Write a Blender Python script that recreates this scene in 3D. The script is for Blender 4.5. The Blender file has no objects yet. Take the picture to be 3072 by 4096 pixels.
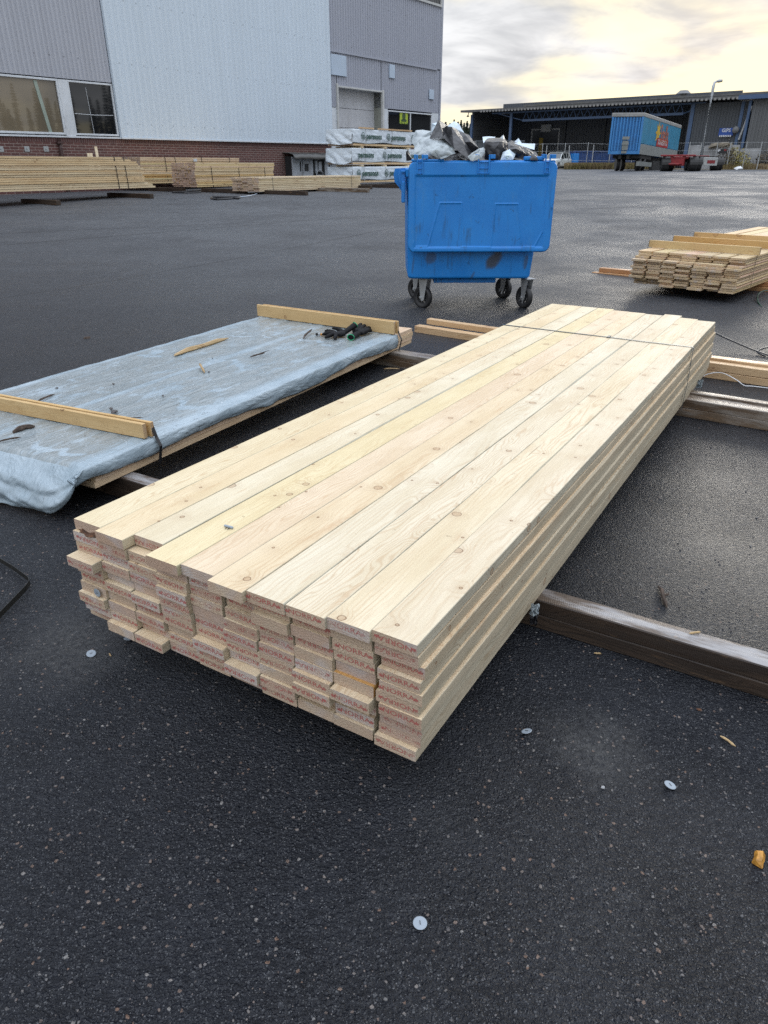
import bpy, math, random
import numpy as np
from mathutils import Vector, Matrix, noise
random.seed(7)
S = bpy.context.scene
C = S.collection
D = bpy.data

# ------------------------------------------------------------------ camera
FPX, PITCH, ROLL, CH = 2831.3, 0.45458, -0.00216, 1.22
Fv = Vector((0, math.cos(PITCH), -math.sin(PITCH)))
U0 = Vector((0, math.sin(PITCH), math.cos(PITCH))); R0 = Vector((1, 0, 0))
Rv = R0*math.cos(ROLL) + U0*math.sin(ROLL)
Uv = -R0*math.sin(ROLL) + U0*math.cos(ROLL)
cd = D.cameras.new('camera'); cam = D.objects.new('camera', cd); C.objects.link(cam)
cam.matrix_world = Matrix(((Rv.x, Uv.x, -Fv.x, 0), (Rv.y, Uv.y, -Fv.y, 0), (Rv.z, Uv.z, -Fv.z, CH), (0, 0, 0, 1)))
cd.sensor_fit = 'HORIZONTAL'; cd.sensor_width = 36; cd.lens = 36*FPX/3072
cd.clip_end = 6000; cd.clip_start = 0.05
S.camera = cam

def ray(u, v): return Fv*FPX + Rv*(u-1536) - Uv*(v-2048)
def at(u, v, y):                       # surveyed point: sight line at forward distance y
    d = ray(u, v); return Vector((0, 0, CH)) + d*(y/d.y)
def onz(u, v, z=0.0):
    d = ray(u, v); return Vector((0, 0, CH)) + d*((z-CH)/d.z)
GP = [(-50, 0), (8, 0), (11, .11), (14, .27), (19.5, .50), (27, .57), (40, .72), (58, .86), (78, .93), (120, 1.0), (3000, 1.0)]
def G(y):
    for (a, za), (b, zb) in zip(GP, GP[1:]):
        if y <= b:
            t = (y-a)/(b-a); return za+(zb-za)*t
    return 1.0

# ------------------------------------------------------------------ mesh helpers
class MB:
    def __init__(s): s.v = []; s.f = []; s.m = []; s.cur = 0
    def quad(s, a, b, c, d): s.poly([a, b, c, d])
    def poly(s, pts):
        n = len(s.v); s.v += [tuple(p) for p in pts]; s.f.append(tuple(range(n, n+len(pts)))); s.m.append(s.cur)
    def box(s, x0, x1, y0, y1, z0, z1, M=None, ends=None, top=None):
        P = [Vector(p) for p in ((x0,y0,z0),(x1,y0,z0),(x1,y1,z0),(x0,y1,z0),(x0,y0,z1),(x1,y0,z1),(x1,y1,z1),(x0,y1,z1))]
        if M is not None: P = [M @ p for p in P]
        n = len(s.v); s.v += [tuple(p) for p in P]
        F = [(0,3,2,1),(4,5,6,7),(0,1,5,4),(1,2,6,5),(2,3,7,6),(3,0,4,7)]
        for i, f in enumerate(F):
            s.f.append(tuple(n+k for k in f))
            s.m.append(ends if (ends is not None and i in (3, 5)) else s.cur)
    def hexa(s, b, t):                 # b, t: 4 bottom, 4 top points (ccw from above)
        n = len(s.v); s.v += [tuple(p) for p in list(b)+list(t)]
        for f in ((0,3,2,1),(4,5,6,7),(0,1,5,4),(1,2,6,5),(2,3,7,6),(3,0,4,7)):
            s.f.append(tuple(n+k for k in f)); s.m.append(s.cur)
    def tube(s, pts, r, n=10, caps=True, sx=1.0):
        pts = [Vector(p) for p in pts]; rs = r if isinstance(r, (list, tuple)) else [r]*len(pts)
        base = len(s.v); up = Vector((0, 0, 1))
        for i, p in enumerate(pts):
            t = (pts[min(i+1, len(pts)-1)]-pts[max(i-1, 0)]).normalized()
            a = t.cross(up)
            if a.length < 1e-3: a = t.cross(Vector((1, 0, 0)))
            a.normalize(); b = a.cross(t)
            for k in range(n):
                th = 2*math.pi*k/n; s.v.append(tuple(p+(a*math.cos(th)*sx+b*math.sin(th))*rs[i]))
        for i in range(len(pts)-1):
            for k in range(n):
                a0 = base+i*n+k; a1 = base+i*n+(k+1) % n
                s.f.append((a0, a0+n, a1+n, a1)); s.m.append(s.cur)
        if caps:
            s.f.append(tuple(base+k for k in range(n))); s.m.append(s.cur)
            e = base+(len(pts)-1)*n
            s.f.append(tuple(e+k for k in reversed(range(n)))); s.m.append(s.cur)
    def band(s, pts, nrm_w, w, t):     # flat strap through pts, width w along nrm_w, thickness t
        W = Vector(nrm_w).normalized()*w/2
        pts = [Vector(p) for p in pts]
        for i in range(len(pts)-1):
            a, b = pts[i], pts[i+1]; d = (b-a).normalized(); n = d.cross(W).normalized()*t
            s.hexa([a-W, b-W, b+W, a+W], [a-W+n, b-W+n, b+W+n, a+W+n])
    def lathe(s, prof, c, axis='y', n=24):
        base = len(s.v); c = Vector(c)
        for (r, h) in prof:
            for k in range(n):
                th = 2*math.pi*k/n; a, b = r*math.cos(th), r*math.sin(th)
                p = {'y': (a, h, b), 'x': (h, a, b), 'z': (a, b, h)}[axis]
                s.v.append(tuple(c+Vector(p)))
        for i in range(len(prof)-1):
            for k in range(n):
                a0 = base+i*n+k; a1 = base+i*n+(k+1) % n
                s.f.append((a0, a1, a1+n, a0+n)); s.m.append(s.cur)
    def grid(s, fn, nu, nv):
        base = len(s.v)
        for i in range(nu+1):
            for j in range(nv+1): s.v.append(tuple(fn(i/nu, j/nv)))
        for i in range(nu):
            for j in range(nv):
                a = base+i*(nv+1)+j; s.f.append((a, a+nv+1, a+nv+2, a+1)); s.m.append(s.cur)
    def xf(s, M): s.v = [tuple(M @ Vector(p)) for p in s.v]; return s
    def build(s, name, mats, parent=None, smooth=False, bevel=0, solid=0, bseg=1):
        me = D.meshes.new(name); me.from_pydata(s.v, [], s.f)
        mats = mats if isinstance(mats, (list, tuple)) else [mats]
        for m in mats: me.materials.append(m)
        if len(mats) > 1: me.polygons.foreach_set('material_index', [min(k, len(mats)-1) for k in s.m])
        if smooth: me.polygons.foreach_set('use_smooth', [True]*len(me.polygons))
        me.update()
        o = D.objects.new(name, me); C.objects.link(o)
        if parent is not None: o.parent = parent
        if solid:
            q = o.modifiers.new('solid', 'SOLIDIFY'); q.thickness = solid; q.offset = 0
        if bevel:
            q = o.modifiers.new('bevel', 'BEVEL'); q.width = bevel; q.segments = bseg; q.limit_method = 'ANGLE'
        return o

def tag(o, label=None, cat=None, group=None, kind=None):
    if label: o['label'] = label
    if cat: o['category'] = cat
    if group: o['group'] = group
    if kind: o['kind'] = kind
    return o
def thing(name, label, cat, loc=(0, 0, 0), rz=0.0, group=None):
    o = D.objects.new(name, None); C.objects.link(o); o.location = loc; o.rotation_euler = (0, 0, rz)
    o.empty_display_size = .1
    return tag(o, label, cat, group)
def dup(o, parent=None, loc=None):
    c = o.copy(); C.objects.link(c)
    if parent is not None: c.parent = parent
    if loc is not None: c.location = loc
    return c
def text_mesh(txt, size, extr=0.0, sx=1.0, bold=0.0):
    cu = D.curves.new('t', 'FONT'); cu.body = txt; cu.size = size; cu.align_x = 'CENTER'; cu.align_y = 'CENTER'
    cu.extrude = extr; cu.offset = bold; cu.resolution_u = 3
    o = D.objects.new('t', cu); C.objects.link(o)
    dg = bpy.context.evaluated_depsgraph_get(); dg.update()
    me = D.meshes.new_from_object(o.evaluated_get(dg)); 
    vs = [(v.co.x*sx, v.co.y, v.co.z) for v in me.vertices]; fs = [tuple(p.vertices) for p in me.polygons]
    D.objects.remove(o); D.curves.remove(cu); D.meshes.remove(me)
    return vs, fs
def add_raw(mb, vs, fs, M):
    n = len(mb.v); mb.v += [tuple(M @ Vector(v)) for v in vs]
    for f in fs: mb.f.append(tuple(n+k for k in f)); mb.m.append(mb.cur)
def frame_M(o, ax, ay, az=None):       # columns = axes, text x along ax, y along ay
    ax = Vector(ax).normalized(); ay = Vector(ay).normalized(); az = ax.cross(ay) if az is None else Vector(az)
    M = Matrix.Identity(4)
    for i in range(3): M[i][0] = ax[i]; M[i][1] = ay[i]; M[i][2] = az[i]; M[i][3] = o[i]
    return M

# ------------------------------------------------------------------ material helpers
class NT:
    def __init__(s, name):
        s.m = D.materials.new(name); s.m.use_nodes = True; s.t = s.m.node_tree; s.t.nodes.clear()
        s.out = s.n('ShaderNodeOutputMaterial'); s.b = s.n('ShaderNodeBsdfPrincipled')
        s.l(s.b.outputs[0], s.out.inputs[0]); s.tc = s.n('ShaderNodeTexCoord'); s.obj = s.tc.outputs['Object']
    def n(s, ty, **k):
        x = s.t.nodes.new(ty)
        for a, b in k.items(): setattr(x, a, b)
        return x
    def l(s, a, b): s.t.links.new(a, b)
    def put(s, sock, v):
        if hasattr(v, 'is_output') or isinstance(v, bpy.types.NodeSocket): s.l(v, sock)
        else:
            if isinstance(v, (tuple, list)) and len(v) == 3 and sock.type == 'RGBA': v = (*v, 1)
            sock.default_value = v
    def math(s, op, a, b=0.0, c=0.0):
        x = s.n('ShaderNodeMath', operation=op); s.put(x.inputs[0], a); s.put(x.inputs[1], b); s.put(x.inputs[2], c); return x.outputs[0]
    def vm(s, op, a, b=(0, 0, 0)):
        x = s.n('ShaderNodeVectorMath', operation=op); s.put(x.inputs[0], a)
        if op == 'SCALE': s.put(x.inputs['Scale'], b)
        else: s.put(x.inputs[1], b)
        return x.outputs[0]
    def noise(s, vec, scale, detail=3, rough=.5, dist=0.0, out=0):
        x = s.n('ShaderNodeTexNoise'); s.put(x.inputs['Vector'], vec); s.put(x.inputs['Scale'], scale)
        x.inputs['Detail'].default_value = detail; x.inputs['Roughness'].default_value = rough; x.inputs['Distortion'].default_value = dist
        return x.outputs[out]
    def vor(s, vec, scale, feature='F1', rnd=1.0, dims='3D'):
        x = s.n('ShaderNodeTexVoronoi', feature=feature, voronoi_dimensions=dims); s.put(x.inputs['Vector'], vec); s.put(x.inputs['Scale'], scale)
        x.inputs['Randomness'].default_value = rnd; return x
    def mr(s, v, a, b, c=0.0, d=1.0, smooth=True):
        x = s.n('ShaderNodeMapRange'); x.interpolation_type = 'SMOOTHSTEP' if smooth else 'LINEAR'
        for i, q in enumerate((v, a, b, c, d)): s.put(x.inputs[i], q)
        return x.outputs[0]
    def mix(s, f, a, b, mode='MIX'):
        x = s.n('ShaderNodeMix', data_type='RGBA', blend_type=mode); s.put(x.inputs[0], f); s.put(x.inputs[6], a); s.put(x.inputs[7], b); return x.outputs[2]
    def sep(s, v):
        x = s.n('ShaderNodeSeparateXYZ'); s.put(x.inputs[0], v); return x.outputs
    def comb(s, a, b, c):
        x = s.n('ShaderNodeCombineXYZ'); s.put(x.inputs[0], a); s.put(x.inputs[1], b); s.put(x.inputs[2], c); return x.outputs[0]
    def scalev(s, v, sc):
        return s.vm('MULTIPLY', v, sc)
    def bump(s, h, strength=.3, dist=.01):
        x = s.n('ShaderNodeBump'); x.inputs['Strength'].default_value = strength; x.inputs['Distance'].default_value = dist
        s.put(x.inputs['Height'], h); s.l(x.outputs[0], s.b.inputs['Normal']); return x
    def base(s, c): s.put(s.b.inputs['Base Color'], c)
    def rough(s, r): s.put(s.b.inputs['Roughness'], r)

def simple(name, col, rough=.6, metal=0, var=.15, vs=3.0, bump=0, bs=60, spec=.5, dirt=None, dscale=2.0, damt=.5):
    t = NT(name); nz = t.noise(t.obj, vs, 4, .6)
    c = t.mix(t.mr(nz, .3, .7), tuple(x*(1-var) for x in col), tuple(min(1, x*(1+var)) for x in col))
    if dirt:
        dn = t.noise(t.scalev(t.obj, (1, 1, .35)), dscale, 6, .7)
        c = t.mix(t.mr(dn, .5, .75, 0, damt), c, dirt)
    t.base(c); t.rough(t.mr(nz, .2, .8, max(0.02, rough-.08), min(1, rough+.08)))
    t.b.inputs['Metallic'].default_value = metal; t.b.inputs['Specular IOR Level'].default_value = spec
    if bump: t.bump(t.noise(t.obj, bs, 4, .6), bump, .005)
    return t.m

def wood(name, lo, hi, dark, knot=(.16, .07, .03), tint=True, ring=80., kscale=6., fib=.25, rough=.62, wet=None, grey=None, ksz=.8, lm=.8):
    """sawn softwood, grain along local x"""
    t = NT(name); oi = t.n('ShaderNodeObjectInfo')
    rnd = oi.outputs['Random']
    off = t.comb(t.math('MULTIPLY', rnd, 53.), t.math('MULTIPLY', rnd, 31.7), t.math('MULTIPLY', rnd, 17.3))
    p = t.vm('ADD', t.obj, off); x, y, z = t.sep(p)
    w = t.math('ADD', y, z)
    p2 = t.comb(t.math('MULTIPLY', x, .8), w, 0.)
    wob = t.noise(t.comb(t.math('MULTIPLY', x, 1.5), t.math('MULTIPLY', w, 6.), rnd), 1.5, 3, .5)
    k = t.vor(t.comb(t.math('MULTIPLY', x, 1.0), w, 0.), kscale, dims='2D')
    kd = k.outputs['Distance']; kc = t.sep(k.outputs['Color'])
    gate = t.math('GREATER_THAN', kc[0], .60)
    size = t.mr(t.math('POWER', kc[1], 4.), 0, 1, .038*ksz, .17*ksz)
    kn = t.noise(p, 90, 3, .6)
    kd2 = t.math('ADD', kd, t.math('MULTIPLY', t.math('SUBTRACT', kn, .5), .045))
    core = t.math('MULTIPLY', gate, t.mr(kd2, t.math('MULTIPLY', size, .7), size, 1, 0))
    rim = t.math('MULTIPLY', gate, t.mr(t.math('ABSOLUTE', t.math('SUBTRACT', kd2, size)), 0, .018, 1, 0))
    halo = t.math('MULTIPLY', gate, t.mr(kd, size, .42, 1, 0))
    # rings: width coordinate bent by slow noise and knots -> cathedral figures
    g = t.math('ADD', w, t.math('MULTIPLY', wob, .16))
    g = t.math('ADD', g, t.math('MULTIPLY', halo, .03))
    sn = t.math('SINE', t.math('MULTIPLY', g, t.math('MULTIPLY', t.mr(rnd, 0, 1, .75, 1.5), ring*6.283)))
    late = t.math('POWER', t.mr(sn, -1, 1, 0, 1, False), 3.0)
    rstr = t.mr(t.noise(t.comb(t.math('MULTIPLY', x, .9), t.math('MULTIPLY', w, 8), t.math('MULTIPLY', rnd, 9.)), 1., 2), .35, .68, .05, 1.)
    fibn = t.noise(t.comb(t.math('MULTIPLY', x, 9.), t.math('MULTIPLY', w, 420.), t.math('MULTIPLY', z, 40.)), 1., 4, .7)
    blot = t.noise(t.comb(t.math('MULTIPLY', x, 1.8), t.math('MULTIPLY', w, 9.), rnd), 1.3, 4, .6)
    c = t.mix(t.mr(blot, .3, .7), lo, hi)
    c = t.mix(t.math('MULTIPLY', t.math('MULTIPLY', late, rstr), lm), c, dark)
    sf = t.noise(t.comb(t.math('MULTIPLY', x, 1.1), t.math('MULTIPLY', w, 5.), t.math('MULTIPLY', rnd, 7.)), 1.6, 6, .72, .3)
    c = t.mix(t.mr(sf, .56, .70, 0, .30), c, tuple(q*.9 for q in dark))
    ck = t.noise(t.comb(t.math('MULTIPLY', x, 2.2), t.math('MULTIPLY', w, 95.), t.math('MULTIPLY', rnd, 5.)), 1., 3, .5)
    c = t.mix(t.mr(ck, .735, .76, 0, .55), c, tuple(q*.45 for q in dark))
    c = t.mix(t.mr(fibn, .35, .8, 0, fib), c, tuple(q*.72 for q in dark))
    if tint: c = t.mix(1.0, c, oi.outputs['Color'], 'MULTIPLY')
    c = t.mix(t.math('MULTIPLY', halo, .18), c, tuple(a*.8+b*.2 for a, b in zip(dark, knot)))
    c = t.mix(t.math('MULTIPLY', core, .42), c, (.36, .21, .11))
    c = t.mix(t.math('MULTIPLY', rim, .85), c, knot)
    sp = t.noise(p, 38, 5, .7)                      # dirt specks
    c = t.mix(t.mr(sp, .67, .75, 0, .6), c, (.16, .11, .06))
    st_ = t.noise(t.comb(t.math('MULTIPLY', x, 3.), t.math('MULTIPLY', w, 22.), rnd), 1.2, 5, .7)
    c = t.mix(t.mr(st_, .58, .72, 0, .38), c, (.46, .27, .13))
    if grey:
        gn = t.noise(t.comb(t.math('MULTIPLY', x, 2.5), t.math('MULTIPLY', w, 14.), rnd), 1.4, 5, .65)
        c = t.mix(t.mr(gn, .40, .62, 0, grey[1]), c, grey[0])
    t.base(c)
    if wet:
        wn = t.noise(t.comb(t.math('MULTIPLY', x, 2.2), t.math('MULTIPLY', w, 18.), rnd), 1., 4, .6)
        t.rough(t.mr(wn, .45, .6, rough, wet))
    else: t.rough(rough)
    t.b.inputs['Specular IOR Level'].default_value = .3 if not wet else .5
    saw = t.math('SINE', t.math('MULTIPLY', t.math('ADD', x, t.math('MULTIPLY', w, t.mr(rnd, 0, 1, -.6, .6))), 1100.))
    hgt = t.math('ADD', t.math('MULTIPLY', fibn, 1.0), t.math('MULTIPLY', saw, .10))
    hgt = t.math('ADD', hgt, t.math('MULTIPLY', t.noise(p, 160, 4, .7), .7))
    t.bump(t.math('SUBTRACT', hgt, t.math('MULTIPLY', rim, .8)), .6, .0018)
    return t.m

def endgrain(name, cols, rings=150.):
    t = NT(name); oi = t.n('ShaderNodeObjectInfo'); rnd = oi.outputs['Random']
    x, y, z = t.sep(t.obj)
    cy = t.mr(t.math('FRACT', t.math('MULTIPLY', rnd, 7.13)), 0, 1, -.03, .03, False)
    cz = t.mr(t.math('FRACT', t.math('MULTIPLY', rnd, 13.7)), 0, 1, -.11, -.02, False)
    dy = t.math('SUBTRACT', y, cy); dz = t.math('SUBTRACT', z, cz)
    r = t.math('SQRT', t.math('ADD', t.math('MULTIPLY', dy, dy), t.math('MULTIPLY', dz, dz)))
    po = t.vm('ADD', t.obj, t.comb(0., t.math('MULTIPLY', rnd, 9.), 0.))
    r = t.math('ADD', r, t.math('MULTIPLY', t.noise(po, 25, 3), .006))
    s = t.math('POWER', t.mr(t.math('SINE', t.math('MULTIPLY', r, rings*6.283)), -1, 1, 0, 1, False), 1.5)
    f = t.noise(po, 420, 4, .8)
    rr = t.n('ShaderNodeValToRGB'); rr.color_ramp.interpolation = 'CONSTANT'
    e = rr.color_ramp.elements; e[0].color = (*cols[0], 1); e[0].position = 0
    for i, cc in enumerate(cols[1:]):
        q = e.new((i+1)/len(cols)) if i < len(cols)-2 else e[-1]; q.position = (i+1)/len(cols); q.color = (*cc, 1)
    t.l(t.math('FRACT', t.math('MULTIPLY', rnd, 3.77)), rr.inputs[0])
    b = t.mix(t.mr(t.noise(po, 22, 4, .6), .35, .7, 0, .5), rr.outputs[0], (.47, .29, .20))
    c = t.mix(t.math('MULTIPLY', s, .5), b, (.28, .18, .12))
    c = t.mix(t.mr(f, .35, .7, 0, .5), c, (.75, .62, .46))
    c = t.mix(t.mr(t.noise(po, 160, 3, .7), .56, .68, 0, .5), c, (.30, .21, .15))
    c = t.mix(t.mr(t.noise(po, 9, 2), .55, .7, 0, .45), c, (.50, .49, .50))
    t.base(c); t.rough(.85); t.b.inputs['Specular IOR Level'].default_value = .15
    t.bump(t.math('ADD', f, t.math('MULTIPLY', t.noise(po, 180, 3), .8)), .6, .003)
    return t.m

# ---- the materials
M = {}
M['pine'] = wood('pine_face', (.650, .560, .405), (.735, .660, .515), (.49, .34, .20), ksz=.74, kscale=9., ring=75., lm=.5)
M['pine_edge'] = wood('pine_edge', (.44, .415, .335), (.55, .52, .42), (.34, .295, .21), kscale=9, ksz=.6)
M['pine_end'] = endgrain('pine_end', [(.44, .32, .26), (.46, .36, .265), (.41, .315, .28), (.53, .42, .31), (.38, .25, .19), (.49, .455, .445)])
M['far_pine'] = wood('bundle_pine', (.66, .55, .38), (.74, .65, .47), (.45, .31, .17), ring=60, kscale=2.5)
M['far_end'] = endgrain('bundle_end', [(.46, .35, .27), (.52, .41, .29), (.40, .29, .23), (.55, .44, .33)])
M['red_end'] = endgrain('bundle_end_red', [(.42, .27, .22), (.46, .31, .26), (.38, .24, .20), (.48, .34, .28)])
M['tg'] = wood('cladding_board', (.62, .51, .37), (.70, .60, .45), (.50, .36, .22), kscale=4)
M['tg_end'] = endgrain('cladding_end', [(.56, .42, .22), (.60, .46, .26), (.52, .39, .20), (.57, .44, .26)], 90)
M['batten'] = wood('batten_wood', (.54, .39, .20), (.62, .47, .26), (.43, .27, .11), kscale=4)
M['batten_end'] = endgrain('batten_end', [(.50, .33, .13), (.45, .29, .12), (.42, .25, .10)])
M['fresh'] = wood('bearer_fresh', (.55, .37, .20), (.64, .46, .27), (.40, .22, .10), wet=.3)
M['old'] = wood('bearer_old', (.026, .017, .012), (.056, .036, .023), (.014, .009, .006), knot=(.02, .01, .008), kscale=3, ksz=.15, tint=False, wet=.42, rough=.62)
M['old_top'] = wood('bearer_old_top_sheen', (.07, .048, .034), (.13, .095, .07), (.035, .024, .018), knot=(.03, .02, .01), kscale=3, ksz=.15, tint=False, wet=.30, rough=.6, grey=((.36, .36, .37), .8))  # whitish wet reflections are painted into the top colour
M['wetgrey'] = wood('bearer_wet', (.095, .062, .038), (.17, .12, .078), (.05, .032, .02), kscale=3, tint=False, wet=.12, rough=.4, ksz=.3, grey=((.34, .32, .29), .6))
M['wane'] = wood('wane_orange', (.50, .27, .09), (.58, .36, .14), (.38, .17, .05))
M['strap'] = simple('black_strap', (.015, .015, .017), .3)
M['wire'] = simple('steel_band', (.09, .11, .12), .35, .6)
M['galv'] = simple('galvanised', (.42, .44, .45), .45, .6, var=.1)

def stampmat(name, col, cov=.5):
    t = NT(name); oi = t.n('ShaderNodeObjectInfo'); po = t.vm('ADD', t.obj, t.comb(t.math('MULTIPLY', oi.outputs['Random'], 40.), 0., 0.))
    a = t.noise(po, 330, 4, .8); b = t.noise(po, 30, 2)
    f = t.math('ADD', t.math('MULTIPLY', a, .6), t.math('MULTIPLY', b, .6))
    f = t.math('ADD', f, t.mr(t.math('FRACT', t.math('MULTIPLY', oi.outputs['Random'], 5.3)), 0, 1, -.08, .12, False))
    t.base(col); t.rough(.8); t.put(t.b.inputs['Alpha'], t.mr(f, cov-.10, cov+.14, .0, .72)); return t.m
M['stamp'] = stampmat('red_ink', (.46, .12, .105), .52)
M['ink'] = stampmat('dark_ink', (.10, .05, .02), .5)

# ------------------------------------------------------------------ world
SUN_AZ, SUN_EL = math.radians(27), math.radians(11)
W = D.worlds.new('World'); S.world = W; W.use_nodes = True
nt = W.node_tree; nt.nodes.clear()
class WT(NT):
    def __init__(s, t): s.t = t
w = WT(nt); wo = w.n('ShaderNodeOutputWorld'); bg = w.n('ShaderNodeBackground'); w.l(bg.outputs[0], wo.inputs[0])
tcw = w.n('ShaderNodeTexCoord'); d = tcw.outputs['Generated']
sky = w.n('ShaderNodeTexSky', sky_type='NISHITA'); sky.sun_disc = False; sky.sun_elevation = SUN_EL; sky.sun_rotation = SUN_AZ
sky.air_density = 1.5; sky.dust_density = 3
skyc = w.mix(1.0, sky.outputs[0], (.09, .09, .09), 'MULTIPLY')
dx, dy, dz = w.sep(d)
inv = w.math('DIVIDE', 1.0, w.math('ADD', w.math('MAXIMUM', dz, 0.0), .16))
cp = w.comb(w.math('MULTIPLY', dx, inv), w.math('MULTIPLY', dy, inv), .37)
n1 = w.noise(cp, 1.15, 7, .58, .5); n2 = w.noise(cp, 2.5, 6, .56, .5); n3 = w.noise(w.vm('ADD', cp, (3.1, 9.7, 0)), .8, 4, .5, .3)
sdir = (math.sin(SUN_AZ)*math.cos(SUN_EL), math.cos(SUN_AZ)*math.cos(SUN_EL), math.sin(SUN_EL))
dp = w.n('ShaderNodeVectorMath', operation='DOT_PRODUCT'); w.put(dp.inputs[0], d); w.put(dp.inputs[1], sdir); dot = dp.outputs['Value']
glow = w.mr(dot, .80, 1.0)
cov = w.math('ADD', w.math('MULTIPLY', n1, .55), w.math('MULTIPLY', n2, .45))
greys = w.mix(w.mr(cov, .38, .62), (.85, .87, .90), (.50, .53, .575))
low = w.mr(dz, .0, .14, 1, 0)
warm = w.math('MULTIPLY', w.mr(w.math('ADD', w.math('ADD', w.math('MULTIPLY', n3, .7), w.math('MULTIPLY', glow, .10)), w.math('SUBTRACT', w.math('MULTIPLY', low, .13), w.math('MULTIPLY', cov, .22))), .305, .405), 1.0)
warm = w.math('MULTIPLY', warm, w.mr(dz, .12, .42, 1, .12))
cl = w.mix(warm, greys, (1.02, .93, .67))
cl = w.mix(w.math('MULTIPLY', w.math('POWER', warm, 3.), w.math('MULTIPLY', glow, .55)), cl, (1.25, 1.12, .74))
zen = w.mr(dz, .22, .85, 1.0, 2.5)                     # overcast luminance rises to the zenith
zb_ = w.mr(dz, .15, .6, 1.0, 1.07)
cl = w.mix(1.0, cl, w.comb(w.math('MULTIPLY', zen, w.mr(dz, .15, .6, 1.0, .965)), zen, w.math('MULTIPLY', zen, zb_)), 'MULTIPLY')
allc = w.mix(.97, skyc, cl)
w.put(bg.inputs['Color'], allc); bg.inputs['Strength'].default_value = 1.0
sl = D.lights.new('sun', 'SUN'); sl.energy = .5; sl.angle = math.radians(18); sl.color = (1, .94, .84)
so = D.objects.new('sun', sl); C.objects.link(so); so.rotation_euler = Vector(sdir).to_track_quat('Z', 'Y').to_euler()
so.location = (30, 60, 40)

# ------------------------------------------------------------------ asphalt
t = NT('wet_asphalt'); P = t.obj
Pd = t.vm('ADD', P, t.vm('SCALE', t.vm('SUBTRACT', t.noise(P, 130., 2, .5, out=1), (.5, .5, .5)), .008))
agg = t.vor(Pd, 190.); agg2 = t.vor(Pd, 95.); aggb = t.vor(Pd, 380.)
ac = t.sep(agg.outputs['Color']); ac2 = t.sep(agg2.outputs['Color']); ac3 = t.sep(aggb.outputs['Color'])
nl = t.noise(P, .55, 5, .6); nm = t.noise(P, 4.5, 5, .65); nf = t.noise(P, 60., 4, .7)
basec = t.mix(t.mr(nm, .3, .7), (.0070, .0086, .0128), (.0125, .0148, .0205))
chip = t.math('MULTIPLY', t.mr(agg.outputs['Distance'], .42, .30, 0, 1), t.mr(ac[0], .30, .85, 0, 1, False))
cc = t.mix(t.math('POWER', ac[1], 1.8), (.020, .023, .030), (.100, .104, .110))
c = t.mix(chip, basec, cc)
chip2 = t.math('MULTIPLY', t.mr(agg2.outputs['Distance'], .36, .28, 0, 1), t.math('GREATER_THAN', ac2[0], .925))
cc2 = t.mix(ac2[1], t.mix(ac2[2], (.08, .08, .083), (.30, .29, .275)), (.22, .14, .10))
c = t.mix(t.math('MULTIPLY', chip2, .75), c, cc2)
chip3 = t.math('MULTIPLY', t.mr(aggb.outputs['Distance'], .40, .30, 0, 1), t.math('GREATER_THAN', ac3[0], .90))
c = t.mix(t.math('MULTIPLY', chip3, .8), c, (.155, .158, .165))
# dry, dusty patches that lie in the yard (real wear) and pale tyre drag marks far out
def spot(x, y, r, amp=.5):
    dd = t.vm('DISTANCE', t.vm('ADD', P, t.vm('SCALE', t.vm('SUBTRACT', t.noise(P, 3., 4, .6, out=1), (.5, .5, .5)), amp)), (x, y, 0.))
    return dd
def dist_to(x, y, r0, r1, amp=.35):
    q = t.n('ShaderNodeVectorMath', operation='DISTANCE')
    t.put(q.inputs[0], t.vm('ADD', P, t.vm('SCALE', t.vm('SUBTRACT', t.noise(P, 5., 5, .65, out=1), (.5, .5, .5)), amp)))
    q.inputs[1].default_value = (x, y, 0); return t.mr(q.outputs['Value'], r0, r1, 1, 0)
dry = t.math('MAXIMUM', t.math('MULTIPLY', dist_to(-.88, 1.66, .02, .27), .8), dist_to(.50, 1.27, .0, .16, .3))
c = t.mix(t.math('MULTIPLY', dry, t.mr(nf, .35, .65, .1, .65)), c, (.105, .105, .103))
x_, y_, z_ = t.sep(P)
strk = t.noise(t.comb(t.math('MULTIPLY', x_, .25), t.math('MULTIPLY', y_, 1.3), 0.), 1.0, 5, .6)
far = t.mr(y_, 4.2, 15., 0, 1)
c = t.mix(t.math('MULTIPLY', far, t.mr(strk, .3, .75, .62, .92)), c, (.098, .104, .114))
g1 = t.noise(P, 26., 3, .75); g2 = t.noise(P, 9., 3, .7)
c = t.mix(t.math('MULTIPLY', far, t.mr(g1, .48, .66, 0, .55)), c, (.045, .048, .054))
c = t.mix(t.math('MULTIPLY', far, t.mr(g2, .54, .68, 0, .40)), c, (.150, .155, .165))
pt_ = t.noise(P, 1.4, 5, .7)
c = t.mix(t.mr(pt_, .52, .66, 0, .30), c, (.034, .037, .042))
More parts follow.
